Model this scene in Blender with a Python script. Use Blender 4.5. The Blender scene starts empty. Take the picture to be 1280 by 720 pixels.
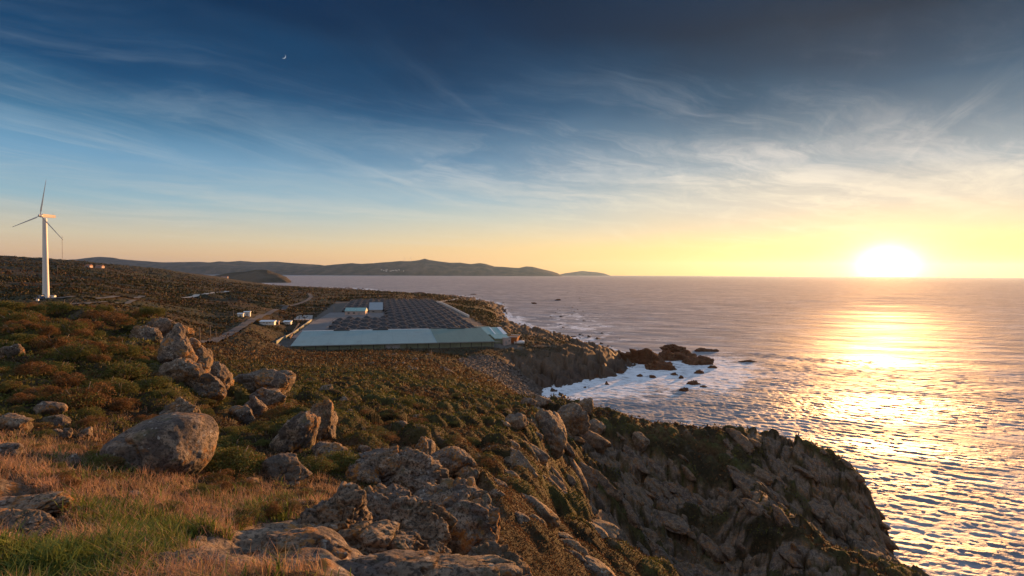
import bpy, bmesh, math, random
import numpy as np
from mathutils import Vector, Matrix, Euler

D = bpy.data
S = bpy.context.scene
COL = S.collection
R = math.radians

# ------------------------------------------------------------------ camera
EYE = 60.0                      # metres above the sea
FPX = 711.0                     # focal length in pixels of the 1280 px wide photograph
HZ = 342.5
cam_d = D.cameras.new('camera')
cam_d.sensor_width = 36.0
cam_d.lens = 36.0 * FPX / 1280.0
cam_d.clip_start = 0.05
cam_d.clip_end = 90000.0
cam = D.objects.new('camera', cam_d)
COL.objects.link(cam)
PITCH = math.atan((360.0 - HZ) / FPX)
ROLL = R(0.24)
CAMROT = (Matrix.Rotation(math.pi / 2 - PITCH, 4, 'X') @ Matrix.Rotation(ROLL, 4, 'Z'))
cam.matrix_world = Matrix.Translation((0, 0, EYE)) @ CAMROT
S.camera = cam
S.render.resolution_x, S.render.resolution_y = 1024, 576

# ------------------------------------------------------------------ sky and sun
SUN_AZ = 33.4                   # degrees to the right of the view
SUN_EL = 1.2                    # where the disc stands in the sky
LAMP_EL = 4.2
sun_d = D.lights.new('sun', 'SUN')
sun_d.energy = 5.0
sun_d.angle = R(0.55)
sun_d.color = (1.0, 0.475, 0.165)
sun = D.objects.new('sun', sun_d)
COL.objects.link(sun)
sdir = Vector((math.sin(R(SUN_AZ)) * math.cos(R(LAMP_EL)), math.cos(R(SUN_AZ)) * math.cos(R(LAMP_EL)), math.sin(R(LAMP_EL))))
sun.rotation_euler = (-sdir).to_track_quat('-Z', 'Y').to_euler()


def s2l(c):
    return tuple((v / 255 / 12.92) if v / 255 <= 0.04045 else ((v / 255 + 0.055) / 1.055) ** 2.4 for v in c)


def lin(r, g, b):
    return s2l((r, g, b)) + (1.0,)


class NT:
    """small helper round a node tree"""
    def __init__(self, tree):
        self.t = tree
        tree.nodes.clear()

    def n(self, typ, **kw):
        nd = self.t.nodes.new(typ)
        for k, v in kw.items():
            setattr(nd, k, v)
        return nd

    def put(self, sock, v):
        if v is None:
            return
        if hasattr(v, 'is_linked') or hasattr(v, 'links'):
            self.t.links.new(v, sock)
        else:
            sock.default_value = v

    def m(self, op, a, b=None, c=None, clamp=False):
        nd = self.n('ShaderNodeMath', operation=op, use_clamp=clamp)
        for i, v in enumerate((a, b, c)):
            self.put(nd.inputs[i], v)
        return nd.outputs[0]

    def vm(self, op, a, b=None, scale=None):
        nd = self.n('ShaderNodeVectorMath', operation=op)
        self.put(nd.inputs[0], a)
        self.put(nd.inputs[1], b)
        if scale is not None:
            self.put(nd.inputs['Scale'], scale)
        return nd.outputs['Value'] if op in ('DOT_PRODUCT', 'LENGTH', 'DISTANCE') else nd.outputs[0]

    def mix(self, f, a, b, blend='MIX', clampf=True):
        nd = self.n('ShaderNodeMix', data_type='RGBA', blend_type=blend, clamp_factor=clampf)
        self.put(nd.inputs[0], f)
        self.put(nd.inputs[6], a)
        self.put(nd.inputs[7], b)
        return nd.outputs[2]

    def ramp(self, f, pts, interp='LINEAR'):
        nd = self.n('ShaderNodeValToRGB')
        cr = nd.color_ramp
        cr.interpolation = interp
        while len(cr.elements) > 1:
            cr.elements.remove(cr.elements[0])
        for i, (p, c) in enumerate(pts):
            e = cr.elements[0] if i == 0 else cr.elements.new(p)
            e.position = p
            e.color = c if len(c) == 4 else tuple(c) + (1,)
        self.put(nd.inputs[0], f)
        return nd.outputs[0]

    def step(self, f, a, b):
        nd = self.n('ShaderNodeMapRange', interpolation_type='SMOOTHSTEP')
        self.put(nd.inputs[0], f)
        nd.inputs[1].default_value = a
        nd.inputs[2].default_value = b
        return nd.outputs[0]

    def noise(self, vec, scale, detail=4, rough=0.55, dist=0.0, out='Fac', dim='3D'):
        nd = self.n('ShaderNodeTexNoise', noise_dimensions=dim)
        self.put(nd.inputs['Vector'], vec)
        nd.inputs['Scale'].default_value = scale
        nd.inputs['Detail'].default_value = detail
        nd.inputs['Roughness'].default_value = rough
        nd.inputs['Distortion'].default_value = dist
        return nd.outputs[out]

    def voro(self, vec, scale, feature='F1', out='Distance', rnd=1.0):
        nd = self.n('ShaderNodeTexVoronoi', feature=feature)
        self.put(nd.inputs['Vector'], vec)
        nd.inputs['Scale'].default_value = scale
        nd.inputs['Randomness'].default_value = rnd
        return nd.outputs[out]

    def bump(self, h, strength, dist, normal=None):
        nd = self.n('ShaderNodeBump')
        nd.inputs['Strength'].default_value = strength
        nd.inputs['Distance'].default_value = dist
        self.put(nd.inputs['Height'], h)
        self.put(nd.inputs['Normal'], normal)
        return nd.outputs[0]

    def attr(self, name, out='Fac'):
        return self.n('ShaderNodeAttribute', attribute_name=name).outputs[out]

    def pos(self):
        return self.n('ShaderNodeNewGeometry').outputs['Position']

    def bsdf(self, col, rough=0.8, normal=None, spec=0.3, metal=0.0, **kw):
        nd = self.n('ShaderNodeBsdfPrincipled')
        self.put(nd.inputs['Base Color'], col)
        self.put(nd.inputs['Roughness'], rough)
        self.put(nd.inputs['Specular IOR Level'], spec)
        self.put(nd.inputs['Metallic'], metal)
        self.put(nd.inputs['Normal'], normal)
        for k, v in kw.items():
            self.put(nd.inputs[k], v)
        return nd.outputs[0]

    def out(self, surf=None, vol=None):
        o = self.n('ShaderNodeOutputMaterial')
        if surf is not None:
            self.t.links.new(surf, o.inputs['Surface'])
        if vol is not None:
            self.t.links.new(vol, o.inputs['Volume'])


W = D.worlds.new('World')
S.world = W
W.use_nodes = True


def build_sky():
    n = NT(W.node_tree)
    gen = n.n('ShaderNodeTexCoord').outputs['Generated']
    d = n.vm('NORMALIZE', gen)
    sep = n.n('ShaderNodeSeparateXYZ')
    n.put(sep.inputs[0], d)
    x, y, z = sep.outputs
    el = n.m('MULTIPLY', n.m('ARCSINE', z), 180 / math.pi)
    az = n.m('MULTIPLY', n.m('ARCTAN2', x, y), 180 / math.pi)
    dazs = n.m('SUBTRACT', az, SUN_AZ)
    daz = n.m('ABSOLUTE', n.m('WRAP', dazs, 180, -180))
    # a slow warp so that the bands of colour are not ruled lines
    elw = n.m('ADD', el, n.m('MULTIPLY', n.m('SUBTRACT', n.noise(n.vm('MULTIPLY', d, (1, 1, 3)), 3.0, 3), 0.5), n.m('MULTIPLY', n.m('MAXIMUM', el, 0), 0.32)))
    fe = n.m('DIVIDE', elw, 60.0, clamp=True)

    def rp(pts):
        return n.ramp(fe, [(e / 60.0, lin(*c)) for e, c in pts])
    A = rp([(0, (200, 158, 128)), (1.6, (207, 174, 138)), (3.1, (196, 184, 158)), (6.2, (140, 170, 182)), (9.5, (104, 148, 178)),
            (13, (58, 106, 140)), (16.5, (22, 68, 106)), (22, (5, 42, 76)), (30, (8, 52, 96)), (44, (130, 155, 190)), (60, (168, 184, 208))])
    C = rp([(0, (250, 190, 122)), (1.0, (248, 196, 130)), (2.2, (238, 200, 142)), (3.6, (219, 200, 162)), (5.2, (192, 194, 180)), (7.4, (150, 174, 184)),
            (11.4, (92, 128, 156)), (15.1, (40, 80, 114)), (18.9, (6, 54, 88)), (22.4, (0, 36, 66)), (25.7, (0, 28, 54)), (32, (10, 50, 84)), (44, (130, 155, 190)), (60, (168, 184, 208))])
    B = rp([(0, (255, 200, 92)), (1.2, (255, 212, 110)), (2.6, (254, 216, 136)), (4.2, (230, 204, 162)), (6.3, (200, 192, 176)),
            (9.6, (142, 156, 164)), (12.9, (84, 110, 130)), (16, (34, 76, 104)), (19, (8, 54, 82)), (22.5, (0, 34, 58)), (30, (10, 50, 84)), (44, (130, 155, 190)), (60, (168, 184, 208))])
    # behind the camera: unseen sky, brightened as added fill light; zenith likewise
    E = rp([(0, (196, 168, 150)), (4, (200, 176, 160)), (12, (194, 176, 164)), (26, (176, 168, 166)), (44, (162, 166, 176)), (60, (156, 168, 188))])
    A = n.mix(n.step(daz, 95, 150), A, E)
    base = n.mix(n.step(daz, 80, 26), A, C)
    base = n.mix(n.step(daz, 42, 6), base, B)
    # thin high cloud, stretched along one wind direction
    zc = n.m('ADD', n.m('MAXIMUM', z, 0), 0.06)
    inv = n.m('DIVIDE', 1.0, zc)
    flat = n.n('ShaderNodeCombineXYZ')
    n.put(flat.inputs[0], n.m('MULTIPLY', x, inv))
    n.put(flat.inputs[1], n.m('MULTIPLY', y, inv))
    def along(deg, lx, ly):
        vr = n.n('ShaderNodeVectorRotate', rotation_type='Z_AXIS')
        n.put(vr.inputs['Vector'], flat.outputs[0])
        vr.inputs['Angle'].default_value = R(-deg)
        return n.vm('MULTIPLY', vr.outputs[0], (lx, ly, 1))
    wv_ = n.vm('SCALE', n.vm('SUBTRACT', n.noise(flat.outputs[0], 0.9, 3, out='Color'), (0.5, 0.5, 0.5)), scale=0.55)
    c1 = n.noise(n.vm('ADD', along(33, 0.15, 0.75), wv_), 1.9, 10, 0.66, 0.5)
    c2 = n.noise(n.vm('ADD', along(70, 0.14, 1.5), n.vm('SCALE', wv_, scale=0.6)), 1.6, 10, 0.68, 0.3)
    big = n.noise(n.vm('MULTIPLY', flat.outputs[0], (0.55, 0.55, 1)), 0.8, 2)
    cl = n.m('MULTIPLY', n.step(c1, 0.43, 0.78), n.step(big, 0.32, 0.6))
    cl2 = n.m('MULTIPLY', n.step(c2, 0.46, 0.80), n.step(big, 0.62, 0.36))
    cov = n.m('ADD', n.m('MULTIPLY', cl, 0.70), n.m('MULTIPLY', cl2, 0.50))
    veil = n.m('MULTIPLY', n.m('MULTIPLY', n.step(el, 4.5, 9.0), n.step(el, 15.5, 10.5)), n.step(daz, 58, 18))
    cov = n.m('ADD', n.m('MULTIPLY', cov, 0.9), n.m('MULTIPLY', veil, n.m('ADD', 0.04, n.m('MULTIPLY', n.step(c1, 0.36, 0.66), 0.50))))
    cov = n.m('MULTIPLY', cov, n.step(el, 0.6, 4.5))
    cov = n.m('MULTIPLY', cov, n.m('ADD', 0.12, n.m('MULTIPLY', n.step(el, 24, 9), 0.88)))
    ccA = n.ramp(fe, [(0, lin(222, 188, 150)), (4 / 60, lin(206, 200, 182)), (10 / 60, lin(172, 184, 190)), (22 / 60, lin(96, 122, 150))])
    ccB = n.ramp(fe, [(0, lin(255, 226, 150)), (4 / 60, lin(252, 232, 190)), (10 / 60, lin(222, 214, 204)), (22 / 60, lin(110, 128, 148))])
    cc = n.mix(n.step(daz, 55, 5), ccA, ccB)
    colr = n.mix(cov, base, cc)
    # the glare round the disc
    dy = n.m('SUBTRACT', el, 0.85)
    dyn = n.m('MULTIPLY', dy, dy)
    dxn = n.m('MULTIPLY', daz, daz)

    def gauss(sx, sy, amp):
        q = n.m('ADD', n.m('DIVIDE', dxn, sx * sx), n.m('DIVIDE', dyn, sy * sy))
        return n.m('MULTIPLY', n.m('EXPONENT', n.m('MULTIPLY', q, -1.0)), amp)
    core = n.m('ADD', gauss(1.55, 1.2, 3.2), gauss(3.0, 1.9, 0.55))
    wide = n.m('ADD', gauss(4.2, 2.4, 0.45), gauss(10.0, 2.6, 0.15))
    glow = n.vm('ADD', n.vm('SCALE', (1.0, 0.86, 0.58), scale=core), n.vm('SCALE', (1.0, 0.66, 0.16), scale=wide))
    colr = n.vm('ADD', colr, glow)
    nish = n.n('ShaderNodeTexSky', sky_type='NISHITA', sun_disc=False, sun_elevation=R(SUN_EL), sun_rotation=R(SUN_AZ))
    b1 = n.n('ShaderNodeBackground')
    n.put(b1.inputs[0], colr)
    b1.inputs[1].default_value = 0.585
    b2 = n.n('ShaderNodeBackground')
    n.put(b2.inputs[0], nish.outputs[0])
    b2.inputs[1].default_value = 0.003
    ad = n.n('ShaderNodeAddShader')
    n.t.links.new(b1.outputs[0], ad.inputs[0])
    n.t.links.new(b2.outputs[0], ad.inputs[1])
    o = n.n('ShaderNodeOutputWorld')
    n.t.links.new(ad.outputs[0], o.inputs[0])
    W.cycles.sampling_method = 'MANUAL'
    W.cycles.sample_map_resolution = 1024


build_sky()
S.view_settings.view_transform = 'Standard'
S.view_settings.look = 'None'
S.view_settings.gamma = 1.0
S.view_settings.exposure = 1.02
S.cycles.max_bounces = 6
S.cycles.diffuse_bounces = 2
S.cycles.glossy_bounces = 2
S.cycles.transparent_max_bounces = 4
S.cycles.volume_bounces = 0
S.cycles.use_denoising = True
S.cycles.sample_clamp_indirect = 4.0

# ------------------------------------------------------------------ helpers
INVROT = np.array(CAMROT.to_3x3().transposed())
ROT = np.array(CAMROT.to_3x3())


def ray(px, py):
    v = ROT @ np.array([(px - 640.0) / FPX, (360.0 - py) / FPX, -1.0])
    return v


def P(px, py, Y):
    """point at forward distance Y seen at a pixel"""
    v = ray(px, py)
    return Vector(v * (Y / v[1])) + Vector((0, 0, EYE))


def G(px, py, z):
    """point of height z seen at a pixel"""
    v = ray(px, py)
    return Vector(v * ((z - EYE) / v[2])) + Vector((0, 0, EYE))


def tag(o, label=None, cat=None, group=None, kind=None):
    if label: o['label'] = label
    if cat: o['category'] = cat
    if group: o['group'] = group
    if kind: o['kind'] = kind
    return o


def empty(name, loc=(0, 0, 0), rz=0.0):
    o = D.objects.new(name, None)
    o.location = loc
    o.rotation_euler = (0, 0, rz)
    o.empty_display_size = 0.2
    COL.objects.link(o)
    return o


def link(name, me, mat=None, parent=None):
    o = D.objects.new(name, me)
    if mat is not None and len(me.materials) == 0:
        me.materials.append(mat)
    COL.objects.link(o)
    if parent is not None:
        o.parent = parent
    return o


def mesh_np(name, verts, faces, smooth=True):
    """verts (n,3), faces (m,k) arrays of one polygon size"""
    verts = np.asarray(verts, np.float32)
    faces = np.asarray(faces, np.int32)
    k = faces.shape[1]
    me = D.meshes.new(name)
    me.vertices.add(len(verts))
    me.vertices.foreach_set('co', verts.ravel())
    me.loops.add(faces.size)
    me.loops.foreach_set('vertex_index', faces.ravel())
    me.polygons.add(len(faces))
    me.polygons.foreach_set('loop_start', np.arange(0, faces.size, k, dtype=np.int32))
    me.polygons.foreach_set('loop_total', np.full(len(faces), k, np.int32))
    me.polygons.foreach_set('use_smooth', np.full(len(faces), smooth, bool))
    me.update(calc_edges=True)
    return me


def fattr(me, name, arr):
    a = me.attributes.new(name, 'FLOAT', 'POINT')
    a.data.foreach_set('value', np.asarray(arr, np.float32).ravel())


def cattr(me, name, arr):
    arr = np.asarray(arr, np.float32)
    a = me.attributes.new(name, 'FLOAT_COLOR', 'POINT')
    a.data.foreach_set('color', np.concatenate([arr, np.ones((len(arr), 1), np.float32)], 1).ravel())


class MB:
    """collects simple shapes into one mesh"""
    def __init__(self):
        self.v, self.f = [], []

    def add(self, vs, fs):
        b = len(self.v)
        self.v += [tuple(v) for v in vs]
        self.f += [tuple(i + b for i in f) for f in fs]
        return self

    def hexa(self, b4, t4):
        return self.add(list(b4) + list(t4), [(3, 2, 1, 0), (4, 5, 6, 7), (0, 1, 5, 4), (1, 2, 6, 5), (2, 3, 7, 6), (3, 0, 4, 7)])

    def box(self, c, s, rz=0.0):
        hx, hy, hz = s[0] / 2, s[1] / 2, s[2] / 2
        ca, sa = math.cos(rz), math.sin(rz)
        q = [(c[0] + ca * a - sa * b, c[1] + sa * a + ca * b) for a, b in ((-hx, -hy), (hx, -hy), (hx, hy), (-hx, hy))]
        return self.hexa([(a, b, c[2] - hz) for a, b in q], [(a, b, c[2] + hz) for a, b in q])

    def tube(self, p0, p1, r0, r1=None, n=8, cap=True):
        r1 = r0 if r1 is None else r1
        p0, p1 = Vector(p0), Vector(p1)
        ax = (p1 - p0).normalized()
        u = ax.orthogonal().normalized()
        w = ax.cross(u)
        vs = []
        for p, r in ((p0, r0), (p1, r1)):
            for i in range(n):
                a = 2 * math.pi * i / n
                vs.append(p + (u * math.cos(a) + w * math.sin(a)) * r)
        fs = [(i, (i + 1) % n, n + (i + 1) % n, n + i) for i in range(n)]
        if cap:
            fs += [tuple(range(n - 1, -1, -1)), tuple(range(n, 2 * n))]
        return self.add(vs, fs)

    def lathe(self, prof, c=(0, 0, 0), n=24):
        vs = []
        for r, z in prof:
            for i in range(n):
                a = 2 * math.pi * i / n
                vs.append((c[0] + r * math.cos(a), c[1] + r * math.sin(a), c[2] + z))
        fs = []
        for k in range(len(prof) - 1):
            for i in range(n):
                j = (i + 1) % n
                fs.append((k * n + i, k * n + j, (k + 1) * n + j, (k + 1) * n + i))
        return self.add(vs, fs)

    def mesh(self, name, smooth=False):
        me = D.meshes.new(name)
        me.from_pydata(self.v, [], self.f)
        bm = bmesh.new()
        bm.from_mesh(me)
        bmesh.ops.recalc_face_normals(bm, faces=bm.faces)
        bm.to_mesh(me)
        bm.free()
        if smooth:
            for p in me.polygons:
                p.use_smooth = True
        me.update()
        return me

    def build(self, name, mat, parent=None, smooth=False):
        return link(name, self.mesh(name, smooth), mat, parent)


# ---- vectorised noise
def _h(ix, iy, iz, seed):
    h = (ix.astype(np.int64) * 374761393 + iy.astype(np.int64) * 668265263 + iz.astype(np.int64) * 2147483647 + seed * 974634757) & 0xFFFFFFFF
    h = ((h ^ (h >> 13)) * 1274126177) & 0xFFFFFFFF
    h = (h ^ (h >> 16)) & 0xFFFFFFFF
    h = (h * 2246822519) & 0xFFFFFFFF
    return ((h ^ (h >> 15)) & 0xFFFFFF).astype(np.float32) / np.float32(0xFFFFFF)


def vn2(x, y, seed=0):
    ix, iy = np.floor(x), np.floor(y)
    fx, fy = (x - ix).astype(np.float32), (y - iy).astype(np.float32)
    fx = fx * fx * fx * (fx * (fx * 6 - 15) + 10)
    fy = fy * fy * fy * (fy * (fy * 6 - 15) + 10)
    z = np.zeros_like(ix)
    a, b = _h(ix, iy, z, seed), _h(ix + 1, iy, z, seed)
    c, d = _h(ix, iy + 1, z, seed), _h(ix + 1, iy + 1, z, seed)
    return (a + (b - a) * fx) * (1 - fy) + (c + (d - c) * fx) * fy      # 0..1


def fbm2(x, y, octv=4, seed=0, gain=0.5):
    t, a, s = 0.0, 1.0, 0.0
    for o in range(octv):
        ca, sa = math.cos(0.7 * o + 0.3), math.sin(0.7 * o + 0.3)
        t = t + a * (vn2(x * ca - y * sa + 17.3 * o, x * sa + y * ca - 9.1 * o, seed + o) - 0.5)
        s += a
        a *= gain
        x, y = x * 2.03, y * 2.03
    return t / s * 2      # about -1..1


def vn3(p, seed=0):
    i = np.floor(p)
    f = (p - i).astype(np.float32)
    f = f * f * (3 - 2 * f)
    r = 0
    for dx in (0, 1):
        for dy in (0, 1):
            for dz in (0, 1):
                w = (f[:, 0] if dx else 1 - f[:, 0]) * (f[:, 1] if dy else 1 - f[:, 1]) * (f[:, 2] if dz else 1 - f[:, 2])
                r = r + w * _h(i[:, 0] + dx, i[:, 1] + dy, i[:, 2] + dz, seed)
    return r


def fbm3(p, octv=4, seed=0, gain=0.5):
    t, a, s = 0.0, 1.0, 0.0
    for o in range(octv):
        t = t + a * (vn3(p + 13.7 * o, seed + o) - 0.5)
        s += a
        a *= gain
        p = p * 2.07
    return t / s * 2


def voro2(x, y, seed=0, jitter=0.9):
    """F1, F2, random number of the cell, offset to its point"""
    ix, iy = np.floor(x), np.floor(y)
    f1 = np.full(x.shape, 9.0, np.float32)
    f2 = f1.copy()
    cid = np.zeros(x.shape, np.float32)
    ox, oy = f1 * 0, f1 * 0
    z = np.zeros_like(ix)
    for dx in (-1, 0, 1):
        for dy in (-1, 0, 1):
            jx, jy = ix + dx, iy + dy
            qx = jx + 0.5 + jitter * (_h(jx, jy, z, seed) - 0.5) - x
            qy = jy + 0.5 + jitter * (_h(jx, jy, z + 1, seed) - 0.5) - y
            dd = np.sqrt(qx * qx + qy * qy).astype(np.float32)
            near = dd < f1
            f2 = np.where(near, f1, np.minimum(f2, dd))
            cid = np.where(near, _h(jx, jy, z + 2, seed), cid)
            ox, oy = np.where(near, qx, ox), np.where(near, qy, oy)
            f1 = np.where(near, dd, f1)
    return f1, f2, cid, ox, oy


def sstep(x, a, b):
    t = np.clip((x - a) / (b - a), 0, 1)
    return t * t * (3 - 2 * t)


rng = np.random.default_rng(7)
random.seed(7)

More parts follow.
